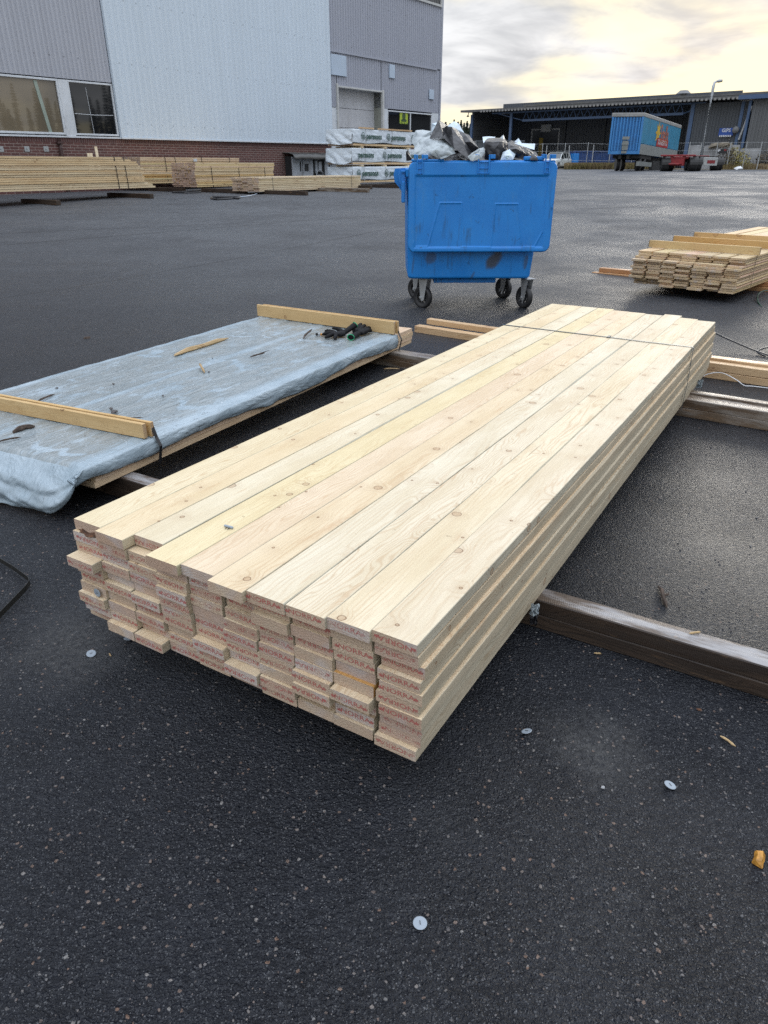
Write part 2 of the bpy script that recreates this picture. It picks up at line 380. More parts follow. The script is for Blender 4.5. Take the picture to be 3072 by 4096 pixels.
# paving joints
def joint(x0, y0, x1, y1, wd):
    L = math.hypot(x1-x0, y1-y0); nx, ny = -(y1-y0)/L, (x1-x0)/L
    q = t.math('ADD', t.math('ADD', t.math('MULTIPLY', x_, nx), t.math('MULTIPLY', y_, ny)), -(x0*nx+y0*ny))
    q = t.math('ADD', q, t.math('MULTIPLY', t.math('SUBTRACT', t.noise(P, 2., 3), .5), .12))
    return t.math('MULTIPLY', t.mr(t.math('ABSOLUTE', q), wd*.3, wd, 1, 0), far_ok)
far_ok = t.math('GREATER_THAN', y_, 5.6)
a_ = onz(500, 1125); b_ = onz(1600, 965)
jj = joint(a_.x, a_.y, b_.x, b_.y, .035)
jj = t.math('MAXIMUM', jj, joint(-8, 12.3, 4, 16.5, .05))
mk = t.noise(t.comb(t.math('MULTIPLY', t.math('ADD', x_, t.math('MULTIPLY', y_, .35)), .35), t.math('MULTIPLY', t.math('SUBTRACT', y_, t.math('MULTIPLY', x_, .35)), 9.), 0.), 1.3, 4, .7, .4)
mz = t.mr(t.noise(P, .45, 3, .5), .5, .62, 0, 1)
c = t.mix(t.math('MULTIPLY', t.math('MULTIPLY', t.mr(mk, .62, .70, 0, .6), mz), far), c, (.17, .17, .17))
c = t.mix(t.math('MULTIPLY', t.mr(t.noise(P, 1.1, 5, .65), .52, .7, 0, .5), far), c, (.045, .046, .050))
jj = t.math('MAXIMUM', jj, joint(2.2, 17., 14, 25., .05))
c = t.mix(t.math('MULTIPLY', jj, .55), c, (.012, .012, .014))
t.base(c)
wetz = t.math('MULTIPLY', dist_to(1.75, 2.75, .25, 1.7, .8), 1.0)
r = t.math('ADD', t.mr(nl, .38, .62, .24, .44), t.math('MULTIPLY', dry, .3))
r = t.math('SUBTRACT', r, t.math('MULTIPLY', wetz, .14)); r = t.math('ADD', r, t.math('MULTIPLY', t.mr(y_, 2.5, 16., 0, 1), .27))
t.put(t.b.inputs['Coat Weight'], t.math('MULTIPLY', wetz, .30)); t.b.inputs['Coat Roughness'].default_value = .20
t.rough(r); t.b.inputs['Specular IOR Level'].default_value = .37
hh = t.math('ADD', t.math('MULTIPLY', agg.outputs['Distance'], -.9), t.math('MULTIPLY', nf, 1.1))
hh = t.math('ADD', hh, t.math('MULTIPLY', agg2.outputs['Distance'], -.5))
cr = t.noise(t.comb(x_, t.math('MULTIPLY', y_, 1.6), 0.), 38., 4, .6, 1.2)
hh = t.math('ADD', hh, t.math('MULTIPLY', t.math('ABSOLUTE', t.math('SUBTRACT', cr, .5)), 3.0))
t.bump(hh, 1.0, .0050)
cbn = t.n('ShaderNodeBump'); cbn.inputs['Strength'].default_value = .8; cbn.inputs['Distance'].default_value = .004
t.put(cbn.inputs['Height'], t.noise(t.comb(x_, t.math('MULTIPLY', y_, 1.5), 0.), 55., 4, .6, .6)); t.l(cbn.outputs[0], t.b.inputs['Coat Normal'])
M['asphalt'] = t.m

gm = MB(); ys = [-6, 0, 4, 8] + [8+.5*i for i in range(1, 50)] + [34+2*i for i in range(50)] + [140, 200, 320, 600, 1200, 2600]
xs = [-900, -300, -120, -60, -30, -15, -7, 0, 7, 15, 30, 60, 120, 300, 900]
def Gs(y):  # smoothed
    return (G(y-1.2)+2*G(y)+G(y+1.2))/4 if y > 6 else 0.0
for y in ys:
    for x in xs: gm.v.append((x*(1+max(0, y)/600), y, Gs(y)))
nx_ = len(xs)
for j in range(len(ys)-1):
    for i in range(nx_-1):
        a = j*nx_+i; gm.f.append((a, a+1, a+1+nx_, a+nx_)); gm.m.append(0)
tag(gm.build('ground', M['asphalt'], smooth=True), kind='structure')

# loose grit and small stones near the camera
def icos(c, r, rng, sq=.6):
    ph = (1+5**.5)/2
    vs = [(-1, ph, 0), (1, ph, 0), (-1, -ph, 0), (1, -ph, 0), (0, -1, ph), (0, 1, ph), (0, -1, -ph), (0, 1, -ph), (ph, 0, -1), (ph, 0, 1), (-ph, 0, -1), (-ph, 0, 1)]
    fs = [(0,11,5),(0,5,1),(0,1,7),(0,7,10),(0,10,11),(1,5,9),(5,11,4),(11,10,2),(10,7,6),(7,1,8),(3,9,4),(3,4,2),(3,2,6),(3,6,8),(3,8,9),(4,9,5),(2,4,11),(6,2,10),(8,6,7),(9,8,1)]
    a = rng.random()*6.28; ca, sa = math.cos(a), math.sin(a); ex = rng.uniform(.7, 1.5)
    out = []
    for v in vs:
        l = r/1.9*rng.uniform(.75, 1.2); x, y, z = v[0]*l*ex, v[1]*l, v[2]*l*sq
        out.append((c[0]+x*ca-y*sa, c[1]+x*sa+y*ca, c[2]+z))
    return out, fs
t = NT('grit'); oc = t.vor(t.obj, 30., rnd=1.); q = t.sep(oc.outputs['Color'])
t.base(t.mix(q[0], t.mix(q[1], (.035, .037, .042), (.15, .147, .142)), t.mix(q[2], (.11, .075, .058), (.075, .077, .082)))); t.rough(.5); M['grit'] = t.m
rng = random.Random(3)
for part, (n, y0, y1, r0, r1) in enumerate([(2600, .55, 2.2, .0012, .0034), (900, 2.2, 8., .002, .006)]):
    g = MB()
    for _ in range(n):
        y = y0+(y1-y0)*rng.random(); x = rng.uniform(-.62, .62)*(y+.5)
        r = r0+(r1-r0)*rng.random()**3
        vs, fs = icos((x, y, r*.25), r, rng)
        b = len(g.v); g.v += vs
        for f in fs: g.f.append(tuple(b+k for k in f)); g.m.append(0)
    if part == 0: allg = g
    else:
        b = len(allg.v); allg.v += g.v
        for f in g.f: allg.f.append(tuple(b+k for k in f)); allg.m.append(0)
tag(allg.build('grit', M['grit'], smooth=False), 'loose grit and tiny stones scattered over the wet asphalt', 'grit', kind='stuff')

# ------------------------------------------------------------------ main stack
YAW, PX, PY = .5444, .06671, 1.11275
BH = .096                                   # bearer height (two timbers)
NC, NL, BW, BT, BL = 10, 10, .1016, .02951, 3.66
rzp = math.pi/2-YAW
stack = thing('lumber_stack', 'large stack of pale sawn boards strapped near its far end, ends stamped in red', 'lumber stack', (PX, PY, BH), rzp)
def board_mb(L, wd, th, jag=0.0, seed=0, wane=0):
    """origin at near end centre bottom; x length, y width, z thick. slots 0 face 1 edge 2 end"""
    rg = random.Random(seed); b = MB(); n = 26
    xs_ = [L*i/n for i in range(n+1)]
    def prof(x, i):
        e = lambda a: (rg.random()-.5)*a
        c = .0013
        y0, y1 = -wd/2+e(.0012), wd/2+e(.0012)
        z0, z1 = 0+e(.0006), th+e(.0008)
        wn = wane*max(0, math.sin(x*2.1+seed))*rg.uniform(.7, 1.2)
        return [(y0+c, z0), (y1-c, z0), (y1, z0+c), (y1, z1-c), (y1-c, z1), (y0+c+wn, z1), (y0, z1-c-wn*.8), (y0, z0+c)]
    for i, x in enumerate(xs_):
        for (y, z) in prof(x, i): b.v.append((x+(e_ if False else 0), y, z))
    slot = [0, 1, 1, 1, 0, 1, 1, 1]
    for i in range(n):
        for k in range(8):
            a0 = i*8+k; a1 = i*8+(k+1) % 8
            b.f.append((a0, a1, a1+8, a0+8)); b.m.append(slot[k])
    b.f.append(tuple(range(7, -1, -1))); b.m.append(2)
    b.f.append(tuple(n*8+k for k in range(8))); b.m.append(2)
    b.f[-2] = tuple(range(7, -1, -1))
    return b
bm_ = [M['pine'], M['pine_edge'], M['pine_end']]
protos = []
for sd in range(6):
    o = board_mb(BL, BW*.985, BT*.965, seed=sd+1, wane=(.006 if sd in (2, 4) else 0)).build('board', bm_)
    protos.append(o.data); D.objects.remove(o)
wan = board_mb(BL, BW*.985, BT*.985, seed=9, wane=.004).build('board', [M['wane'], M['wane'], M['pine_end']]); wane_me = wan.data; D.objects.remove(wan)
# red stamp: crown, word, crown
tv, tf = text_mesh('NORRA', .0170, sx=1.30, bold=.0002)
sm = MB(); add_raw(sm, tv, tf, Matrix.Identity(4))
def crown(cx):
    pts = [(-.004, -.004), (.004, -.004), (.0055, .003), (.0025, .0005), (0, .0055), (-.0025, .0005), (-.0055, .003)]
    sm.poly([(cx+p[0], p[1], 0) for p in pts])
crown(-.0415); crown(.0415)
Ms = frame_M((0, 0, 0), (0, -1, 0), (0, 0, 1))     # reads left to right seen from the near end
sm.xf(Ms); so_ = sm.build('stamp', M['stamp']); stamp_me = so_.data; D.objects.remove(so_)
near_top = [.012, -.006, .030, -.026, -.014, -.036, -.024, -.021, -.014, -.006]
far_top = [3.753, 3.75, 3.749, 3.752, 3.721, 3.712, 3.696, 3.753, 3.685, 3.637]
topcol = [(1, .97, .86), (1, .93, .80), (1, 1, .96), (1, .955, .78), (1, .925, .86), (1, .93, .83), (.97, .97, .95), (.98, .97, .94), (1, .97, .90), (.97, .95, .92)]
stick = {(1, 3): -.045, (1, 1): .005, (2, 4): .012, (4, 3): -.02, (1, 7): -.025, (2, 9): -.03, (1, 8): -.01, (3, 8): .012, (8, 6): -.02, (7, 2): -.022, (8, 5): -.006, (9, 4): .01, (8, 7): -.028,
         (9, 6): -.03, (9, 7): .015, (10, 2): .012, (10, 3): -.004, (5, 4): .005, (4, 4): -.012, (6, 8): -.028, (5, 7): -.02, (7, 8): -.016, (3, 5): -.014, (6, 2): .018, (5, 1): .0, (9, 9): -.004, (10, 8): .004, (10, 9): -.012, (4, 5): -.008, (8, 3): .006, (3, 9): -.03, (5, 8): -.01, (8, 8): .03}
nostamp = {(1, 0), (5, 0), (4, 1), (7, 2), (8, 2), (9, 1), (9, 4), (9, 5), (9, 9), (10, 9 - 9 + 20), (1, 6), (7, 7), (2, 7)}
rng = random.Random(21)
for c_ in range(1, 11):
    for l_ in range(10):
        ylat = (10-c_+.5)*.1036+.002*rng.uniform(-1, 1)
        if l_ == 0: xn, xf_ = near_top[c_-1], far_top[c_-1]; ylat = (10-c_+.5)*.1036; zj = rng.uniform(0, .0030)
        else:
            xn = stick[(c_, l_)]*.7 if (c_, l_) in stick else rng.uniform(-.007, .007); xf_ = xn+BL+rng.uniform(-.02, .02)
            ylat += rng.uniform(-.0016, .0016) + (.003 if c_ < 4 else 0); zj = 0
        if c_ == 10: ylat += (0, .0, -.012, -.010, -.014, -.008, -.014, -.012, -.010, -.004)[l_]
        me = wane_me if (c_, l_) in ((9, 5),) else protos[(c_*7+l_*3+(1 if l_ == 0 else 0)) % 6]
        b = D.objects.new('board', me); C.objects.link(b); b.parent = stack
        b.location = (xn, ylat, (9-l_)*BT+zj); b.scale = ((xf_-xn)/BL, rng.uniform(1.0, 1.02) if l_ else (1.033, 1.012, 1.010, 1.02, 1.033, 1.015, 1.035, 1.020, 1.035, 1.035)[c_-1], 1)
        b.rotation_euler = (0, 0, rng.uniform(-.0006, .0006) if l_ else 0)
        if l_ == 0: b.color = (*topcol[c_-1], 1)
        else:
            q = rng.random(); b.color = (.98, .93-.05*q, .86-.08*q, 1)
        if (c_, l_) not in nostamp and rng.random() > .07:
            s = D.objects.new('stamp', stamp_me); C.objects.link(s); s.parent = b
            flip = rng.random() < .5
            s.location = (-.0005, rng.uniform(-.006, .006), BT/2+rng.uniform(-.003, .002))
            s.rotation_euler = ((math.pi if flip else 0)+rng.uniform(-.04, .04), 0, 0)
TOPZ = NL*BT
# strap round the far end
sb = MB(); xs0 = 2.905
def strap_loop(mb, L, z0, z1, y0, y1, w_, th):
    mb.band([(L+.04, y1+.004, z0-.002), (L+.02, y1+.004, z1+.002)], (1, 0, 0), w_, th)
    mb.band([(L+.02, y1+.004, z1+.003), (L-.02, y0-.004, z1+.003)], (1, 0, 0), w_, th)
    mb.band([(L-.02, y0-.005, z1+.003), (L-.10, y0-.018, z0+.13), (L-.12, y0-.016, z0-.003)], (1, 0, 0), w_, th)
strap_loop(sb, xs0, 0, TOPZ, -.001, 1.04, .013, .0012)
sb.box(xs0-.02, xs0+.03, .42, .435, TOPZ+.004, TOPZ+.0065)
sb.build('strap', M['wire'], stack)
# bark on the board under the top left one
bk = MB(); rg = random.Random(4)
for k in range(9):
    x0 = .0+.012*k; y0 = .97+.01*math.sin(k*2); w2 = .035+.01*rg.random()
    z = TOPZ-BT+.001+.004*rg.random()
    bk.grid(lambda a, b_, x0=x0, y0=y0, w2=w2, z=z, k=k: (x0+a*.035+.004*math.sin(b_*9+k), y0-w2+b_*2*w2, z+.010*math.sin(a*3.1)*(.6+.5*math.sin(b_*7+k))), 6, 10)
M['bark'] = simple('bark', (.10, .045, .022), .9, var=.6, vs=70, bump=.8, bs=120)
bo = bk.build('bark', M['bark'], stack, solid=.002)

# ------------------------------------------------------------------ bearers
bd = Vector((math.cos(.5384), -math.sin(.5384), 0)); bn = Vector((math.sin(.5384), math.cos(.5384), 0))
def timber(name, label, origin, x0, x1, w_, z0, z1, mats, group, yaw=.5384, seed=0, bev=.003, sag=0):
    """timber along -yaw direction, origin on ground; local x along, y away, 0..w"""
    b = MB(); n = 24; rg = random.Random(seed); L = x1-x0
    for i in range(n+1):
        x = L*i/n; e = lambda a: (rg.random()-.5)*a
        for (y, z) in ((0, z0), (w_, z0), (w_, z1), (0, z1)): b.v.append((x, y+e(.002), z-z0+e(.0015)))
    for i in range(n):
        for k, sl_ in ((0, 0), (1, 0), (2, 1), (3, 0)):
            a0 = i*4+k; a1 = i*4+(k+1) % 4; b.f.append((a0, a1, a1+4, a0+4)); b.m.append(sl_)
    b.f.append((3, 2, 1, 0)); b.m.append(2); b.f.append(tuple(n*4+k for k in range(4))); b.m.append(2)
    o = b.build(name, mats, bevel=bev); u = Vector((math.cos(yaw), -math.sin(yaw), 0))
    o.location = Vector(origin)+u*x0+Vector((0, 0, z0)); o.rotation_euler = (0, 0, -yaw)
    return tag(o, label, 'timber', group)
gb = 'squared timbers lying on the asphalt under the stacks'
oldm = [M['old'], M['old_top'], M['old']]; wetm = [M['wetgrey'], M['wetgrey'], M['wetgrey']]; frm = [M['fresh']]*3
A0 = (0, 1.985, 0)
timber('bearer', 'dark old timber with painted whitish wet sheen on top, sticking out right under the big stack', A0, -1.75, 2.4, .072, .048, .096, oldm, gb, seed=1)
timber('bearer', 'brown wet timber lying on the asphalt at right under the dark timber with whitish top', A0, -1.72, 2.45, .070, .0, .0475, [M['old']]*3, gb, seed=2)
def org(u, v): return onz(u, v)
B0 = onz(3072, 1725); B1 = onz(2700, 1660); yB = math.atan2(B1.y-B0.y, B0.x-B1.x)
timber('bearer', 'wet shiny grey timber right of the big stack, upper front one of the middle row', B0, -3.05, .8, .10, .049, .098, wetm, gb, yaw=.60, seed=3)
timber('bearer', 'brown timber at the bottom of the middle row right of the big stack', B0, -2.9, .8, .095, 0, .0485, [M['wetgrey'], M['old'], M['old']], gb, yaw=.60, seed=4)
nB = Vector((math.sin(.60), math.cos(.60), 0))
timber('bearer', 'pale wet timber just behind the shiny grey one in the middle row at right', B0+nB*.11, -1.6, .8, .05, .02, .108, wetm, gb, yaw=.60, seed=5)
C0 = onz(3072, 1548)
timber('bearer', 'orange pine timber on the asphalt at right, lowest of the far row', C0, -1.6, .8, .12, 0, .048, frm, gb, yaw=.62, seed=6)
timber('bearer', 'orange pine timber at right, upper front one of the far row', C0, -1.6, .8, .06, .0495, .10, frm, gb, yaw=.62, seed=7)
nC = Vector((math.sin(.62), math.cos(.62), 0))
timber('bearer', 'pale pine timber at right, hindmost of the far row', C0+nC*.075, -1.65, .8, .07, .0495, .115, frm, gb, yaw=.62, seed=8)
CL = onz(1657, 1330)
timber('bearer', 'light pine timber between the bin and the stacks, front one of the pair', CL, 0, 1.2, .075, 0, .055, frm, gb, yaw=.66, seed=9)
timber('bearer', 'light pine timber between the bin and the stacks, lying behind and above its neighbour', CL+Vector((.10, .05, 0)), 0, 1.2, .06, .056, .10, frm, gb, yaw=.66, seed=10)

# ------------------------------------------------------------------ strapped bundles (generic)
def simple_board(L, wd, th, name='board', mats=None, seg=1, prof=None):
    b = MB(); b.cur = 0
    if prof is None:
        b.box(0, L, -wd/2, wd/2, 0, th, ends=2)
    else:
        n = len(prof)
        for x in (0, L):
            for (y, z) in prof: b.v.append((x, y, z))
        for k in range(n):
            b.f.append((k, (k+1) % n, (k+1) % n+n, k+n)); b.m.append(0)
        b.f.append(tuple(reversed(range(n)))); b.m.append(2); b.f.append(tuple(n+k for k in range(n))); b.m.append(2)
    o = b.build(name, mats); me = o.data; D.objects.remove(o); return me

def fill_bundle(root, L, wd, th, ncol, nrow, mats, seed, jag=.02, col=None, prof=None, zoff=0, extra=None, tints=None, pitch=None, yj=.004, tg_=.95):
    rg = random.Random(seed); me = simple_board(L, wd*.97, th*tg_, mats=mats, prof=prof); pitch = pitch or wd
    for c_ in range(ncol):
        for l_ in range(nrow):
            b = D.objects.new('board', me); C.objects.link(b); b.parent = root
            dx = rg.uniform(-jag, jag); sx = 1.0
            if extra: e = extra(c_, l_, rg); dx += e[0]; sx = e[1]
            b.location = (dx, (c_+.5)*pitch+rg.uniform(-yj, yj), zoff+l_*th+rg.uniform(0, .04)*th); b.scale = (sx, 1, 1)
            q = rg.random(); base = tints(c_, l_, rg) if tints else (1, .97-.10*q, .92-.22*q)
            b.color = (*base, 1)

# ---- tarp covered stack
TY = math.pi/2-.482
t0 = Vector((-1.105, 2.516, BH+.004))
tarp_stack = thing('covered_stack', 'low stack of boards under a wet grey plastic sheet, left of the big stack', 'lumber stack', t0, TY)
TL, TWD, TT = 2.83, 1.17, .100
pm = [M['tg'], M['tg'], M['tg_end']]
fill_bundle(tarp_stack, TL, TWD/8, TT/4, 8, 4, pm, 5, jag=.012, tints=lambda c_, l_, r: (1, .93-.04*r.random(), .86-.06*r.random()))
for ch in tarp_stack.children:
    if ch.location.z < .01: ch.location.x -= .02
# far end boards stick out beyond the film, the film starts .30 from the end
def fbm(x, y, z=0, o=4, r=.5):
    v = 0; a = 1
    for i in range(o): v += a*noise.noise(Vector((x, y, z))); x *= 2.03; y *= 2.03; z += 7.1; a *= r
    return v
def tarp_pt(u, v):
    # u along length (0 near .. 1 far), v across (0 right edge hem .. 1 left edge hem)
    x = -.05+(TL-.27+.05)*u
    if v < .09:   # right overhang: hangs in folds over the side
        q = v/.09; hang = (.046+.030*math.sin(min(1, u*1.15)*math.pi*.75)) + .010*math.sin(x*5+1)+.012*fbm(x*3, 3.3)
        if x > 2.2: hang += .02*(x-2.2)
        y = -.012-.010*math.sin(q*3)+.010*fbm(x*6, q*2, 1)*(1-q); z = TT+.006-hang*(1-q)
    elif v > .91:
        q = (v-.91)/.09; y = TWD+.012+.006*math.sin(q*3); z = TT+.006-.07*q
    else:
        q = (v-.09)/.82; y = -.012+(TWD+.024)*q
        z = TT+.008+.0040*fbm(x*2.2, y*3.0, 2)+.0045*abs(fbm(x*1.2, y*9, 5))-.004*abs(fbm(x*4, y*5, 15))
        z += .004*math.exp(-((y-.52-.05*math.sin(x*2))/.012)**2)
        z -= .004*math.exp(-(y/.03)**2)
    x += .17*max(0, y/TWD)*max(0, x/TL)**2
    if x > TL-.45: y += (.02*fbm(x*9, v*9, 8))*(x-TL+.45)*2; z += .010*max(0, fbm(x*8, v*14, 4))
    return x, y, z
def tarp_fn(u, v):
    if u >= .12:
        return tarp_pt((u-.12)/.88, v)
    # near end flap drops to the ground in a bag of folds
    q = (.12-u)/.12
    x, y, z = tarp_pt(0, v)
    s_ = min(1, max(0, (y+.02)/1.2))
    side = 1-math.exp(-max(0, y+.03)/.06)
    z2 = z*(1-side*q)+(-.088)*q*side
    bul = (.07+.05*s_)*math.sin(min(1, q*1.05)*math.pi*.7)
    tr3 = lambda a_: abs((a_ % 1)-.5)*2
    wr = .026*(tr3(y*2.3+q*.9+.3*fbm(y*2, q*2))-.5)*q+.016*(tr3(y*5.1-q*1.7)-.5)*q+.010*(tr3(y*9+q*4)-.5)*q
    fold = .026*tr3(q*2.2+y*.9+.35*fbm(y*3, q*2, 6))*q
    x2 = x-(bul+wr*.7+fold)*(.25+.75*side)-.03*q
    z2 += .006*fbm(y*12, q*9, 9)*q
    if v < .09: y += .05*q; z2 = max(z2, -.02*q+.03)
    return x2, y, z2
tb = MB(); tb.grid(tarp_fn, 230, 120)
t = NT('plastic_sheet_grey'); P = t.obj; X, Y, Z = t.sep(P)
pud = t.noise(t.comb(t.math('MULTIPLY', X, 1.3), t.math('MULTIPLY', Y, 3.6), 0.), 2.2, 8, .78, .1)
st = t.noise(t.comb(t.math('MULTIPLY', X, 5.), t.math('MULTIPLY', Y, 16.), 0.), 1.2, 6, .7, 1.)
top = t.math('GREATER_THAN', Z, TT-.006)
bl = t.noise(P, 3., 4, .6)
film = t.mix(t.mr(bl, .3, .7), (.255, .33, .38), (.36, .435, .485))
grey_ = t.mix(t.mr(st, .3, .7), (.185, .215, .22), (.27, .295, .295))
cov_ = t.math('MULTIPLY', t.mr(t.math('ADD', pud, t.math('MULTIPLY', t.math('SUBTRACT', st, .5), .25)), .36, .50, 0, .9), top)
edge_ = t.math('MULTIPLY', t.mr(Y, .03, .10, 0, 1), t.mr(Y, TWD-.05, TWD, 1, 0))
cov_ = t.math('MULTIPLY', cov_, edge_)
seam = t.mr(t.math('ABSOLUTE', t.math('SUBTRACT', Y, t.math('ADD', .56, t.math('MULTIPLY', t.noise(P, 2., 3), .08)))), .012, .04, 1, 0)
brk = t.mr(t.math('ABSOLUTE', t.math('SUBTRACT', t.math('FRACT', t.math('ADD', t.math('MULTIPLY', X, 1.45), t.math('MULTIPLY', t.noise(t.scalev(P, (1, 3, 1)), 1.6, 3), .9))), .5)), .018, .05, 1, 0)
brk = t.math('MULTIPLY', brk, t.mr(t.noise(P, 4.5, 3, .6), .50, .58, 0, 1))
cov_ = t.math('MULTIPLY', cov_, t.math('SUBTRACT', 1.0, t.math('MAXIMUM', t.math('MULTIPLY', seam, .8), brk)))
c = t.mix(t.math('MULTIPLY', cov_, .95), film, grey_)
fl = t.vor(t.vm('ADD', P, t.vm('SCALE', t.noise(P, 9., 3, .6, out=1), .05)), 55.); fq = t.sep(fl.outputs['Color'])
fleck = t.math('MULTIPLY', t.math('MULTIPLY', t.mr(fl.outputs['Distance'], .22, .10, 0, 1), t.math('GREATER_THAN', fq[0], .45)), top)
c = t.mix(t.math('MULTIPLY', fleck, .75), c, (.62, .68, .72))
dk = t.noise(t.vm('ADD', P, (5, 2, 0)), 34., 5, .75)
dirtz = t.math('MULTIPLY', t.mr(dk, .60, .68, 0, 1), t.mr(t.noise(P, 2.6, 3), .48, .62, .0, .8))
c = t.mix(dirtz, c, (.07, .065, .06))
t.base(c); t.rough(t.mr(cov_, 0, 1, .30, .17)); t.b.inputs['Specular IOR Level'].default_value = .65
crs = t.math('MULTIPLY', t.math('ABSOLUTE', t.math('SUBTRACT', t.noise(t.scalev(P, (.5, 2., 1.5)), 7., 4, .6, 1.2), .5)), 5.)
t.bump(t.math('ADD', t.math('ADD', t.noise(t.scalev(P, (1, 2.5, 1)), 30., 5, .6), crs), t.math('MULTIPLY', fleck, .6)), .55, .006)
M['film'] = t.m
tb.build('cover', M['film'], tarp_stack, smooth=True, solid=.0012)
# paired battens on edge, tied down with black straps
def batten_pair(xpos, ln, hgt, ang, y_r, name='batten'):
    for j, (dx, th, l2, off) in enumerate(((0, .019, ln, 0), (.030, .017, ln*.98, -.012))):
        b = MB(); n = 30
        rg = random.Random(int(xpos*100)+j)
        for i in range(n+1):
            y = ln*i/n if j == 0 else off+l2*i/n
            e = lambda a: (rg.random()-.5)*a
            for (x, z) in ((0, 0), (th, 0), (th, hgt), (0, hgt)): b.v.append((y, x+e(.0008), z+e(.001)))
        for i in range(n):
            for k in range(4):
                a0 = i*4+k; a1 = i*4+(k+1) % 4; b.f.append((a0, a1, a1+4, a0+4)); b.m.append(0)
        b.f.append((3, 2, 1, 0)); b.m.append(1); b.f.append(tuple(n*4+k for k in range(4))); b.m.append(1)
        o = b.build(name, [M['batten'], M['batten_end']], tarp_stack, bevel=.0012)
        # local x of the batten runs from its right end to the left across the stack
        o.location = (xpos+dx, y_r-(0 if j == 0 else 0), TT+.012); o.rotation_euler = (0, 0, math.pi/2+ang)
        o.color = (1, .95, .88, 1) if j == 0 else (.95, .85, .7, 1)
        if xpos < 1 and j == 0:
            for q, (sx_, sz_) in enumerate(((.38, .028), (.52, .022), (.22, .030), (.72, .026), (.14, .014))):
                fb = MB(); w2, h2, tt = .036, .022, .0007
                for (a0, a1, z0, z1) in ((-w2, w2, h2-tt, h2), (-w2, w2, -h2, -h2+tt), (-w2, -w2+tt, -h2, h2), (w2-tt, w2, -h2, h2), (w2*.45, w2*.45+tt, -h2, h2)):
                    fb.poly([(a0, 0, z0), (a1, 0, z0), (a1, 0, z1), (a0, 0, z1)])
                tv_, tf_ = text_mesh('SE-1', .010)
                add_raw(fb, tv_, tf_, frame_M((-.008, 0, .004), (-1, 0, 0), (0, 0, 1)))
                tv_, tf_ = text_mesh('21', .008)
                add_raw(fb, tv_, tf_, frame_M((-.008, 0, -.010), (-1, 0, 0), (0, 0, 1)))
                g_ = fb.build('stamp', M['ink'], o); g_.location = (sx_, th+.0006, sz_); g_.scale = (.62, 1, .62)
batten_pair(.285, 1.22, .062, .03, .005)
batten_pair(2.545, 1.215, .082, -.10, -.005)
for xp, hg in ((.285, .062), (2.545, .082)):
    stp = MB()
    stp.band([(xp+.024, -.002, TT+.010+hg-.012), (xp+.022, -.020, TT+.010), (xp+.02, -.040, TT-.025), (xp+.018, -.022, -.004)], (1, 0, 0), .016, .0015)
    da = .12 if xp > 1 else -.034
    stp.band([(xp+.024+da, 1.15, TT+hg-.006), (xp+.024, -.002, TT+hg-.006)], (1, 0, 0), .009, .0012)
    stp.band([(xp+.024+da, TWD+.02, -.002), (xp+.024+da, TWD+.02, TT+hg-.01)], (1, 0, 0), .016, .0015)
    stp.build('strap', M['strap'], tarp_stack)

# ---- tongue and groove stack at right
R0_ = Vector((3.408, 7.07, .1)); RY = math.pi/2-.72
rs = thing('lumber_stack', 'stack of pale grooved cladding boards with battens across, at the right edge', 'lumber stack', R0_, RY)
wd = .154; th = .0230
def tg_profile(w_, t_):
    g = .006; a = t_/3
    return [(-w_/2+g, 0), (-.003, 0), (-.003, .003), (.003, .003), (.003, 0), (w_/2, 0), (w_/2, a), (w_/2-g, a), (w_/2-g, 2*a), (w_/2, 2*a), (w_/2, t_), (-w_/2+g, t_), (-w_/2+g, 2*a), (-w_/2, 2*a), (-w_/2, a), (-w_/2+g, a)]
fill_bundle(rs, 4.2, wd, th, 7, 14, [M['tg'], M['tg'], M['tg_end']], 8, jag=.035, prof=tg_profile(wd*.95, th*.86), yj=.014,
            extra=lambda c_, l_, r: ((.10 if l_ > 10 else .0)+(.10-.03*l_ if l_ < 3 and c_ > 4 else 0), 1), tints=lambda c_, l_, r: (.97-.1*r.random(), .90-.12*r.random(), .80-.15*r.random()))
RT = 14*th
for k, xb in enumerate((.42, 1.10, 1.75)):
    b = MB(); b.box(0, 1.14, 0, .028, 0, .075, ends=1)
    o = b.build('batten', [M['batten'], M['batten_end']], rs, bevel=.002); o.location = (xb, -.03, RT+.002); o.rotation_euler = (0, 0, math.pi/2-.05); o.color = ((1, 1, .95, 1), (.92, .8, .62, 1), (1, .92, .8, 1))[k]
    s_ = MB(); s_.band([(xb-.02, -.032, RT+.074), (xb-.02, -.010, RT-.02), (xb-.02, -.010, 0)], (1, 0, 0), .008, .001)
    s_.band([(xb-.02, 1.10, 0), (xb-.02, 1.10, RT-.02), (xb-.02, 1.09, RT+.074)], (1, 0, 0), .008, .001)
    s_.build('strap', M['strap'], rs)
RL = onz(2365, 1105)
gb2 = gb
timber('bearer', 'brown timber under the grooved boards at the right, lying on the asphalt', RL, 0, 2.3, .09, 0, .048, frm, gb2, yaw=.70, seed=11).color = (.7, .55, .42, 1)
timber('bearer', 'brown knotty timber under the grooved boards at the right, upper of the two', RL+Vector((.09, .02, 0)), 0, 2.3, .085, .0495, .096, frm, gb2, yaw=.70, seed=12).color = (.7, .52, .4, 1)
for o in list(C.objects):
    if o.name.startswith('bearer') and o.get('label', '').startswith('brown knotty'): pass
RL2 = R0_+Vector((math.cos(.72)*-.15+math.sin(.72)*2.3, math.sin(.72)*.15+math.cos(.72)*2.3-.05, -R0_.z))

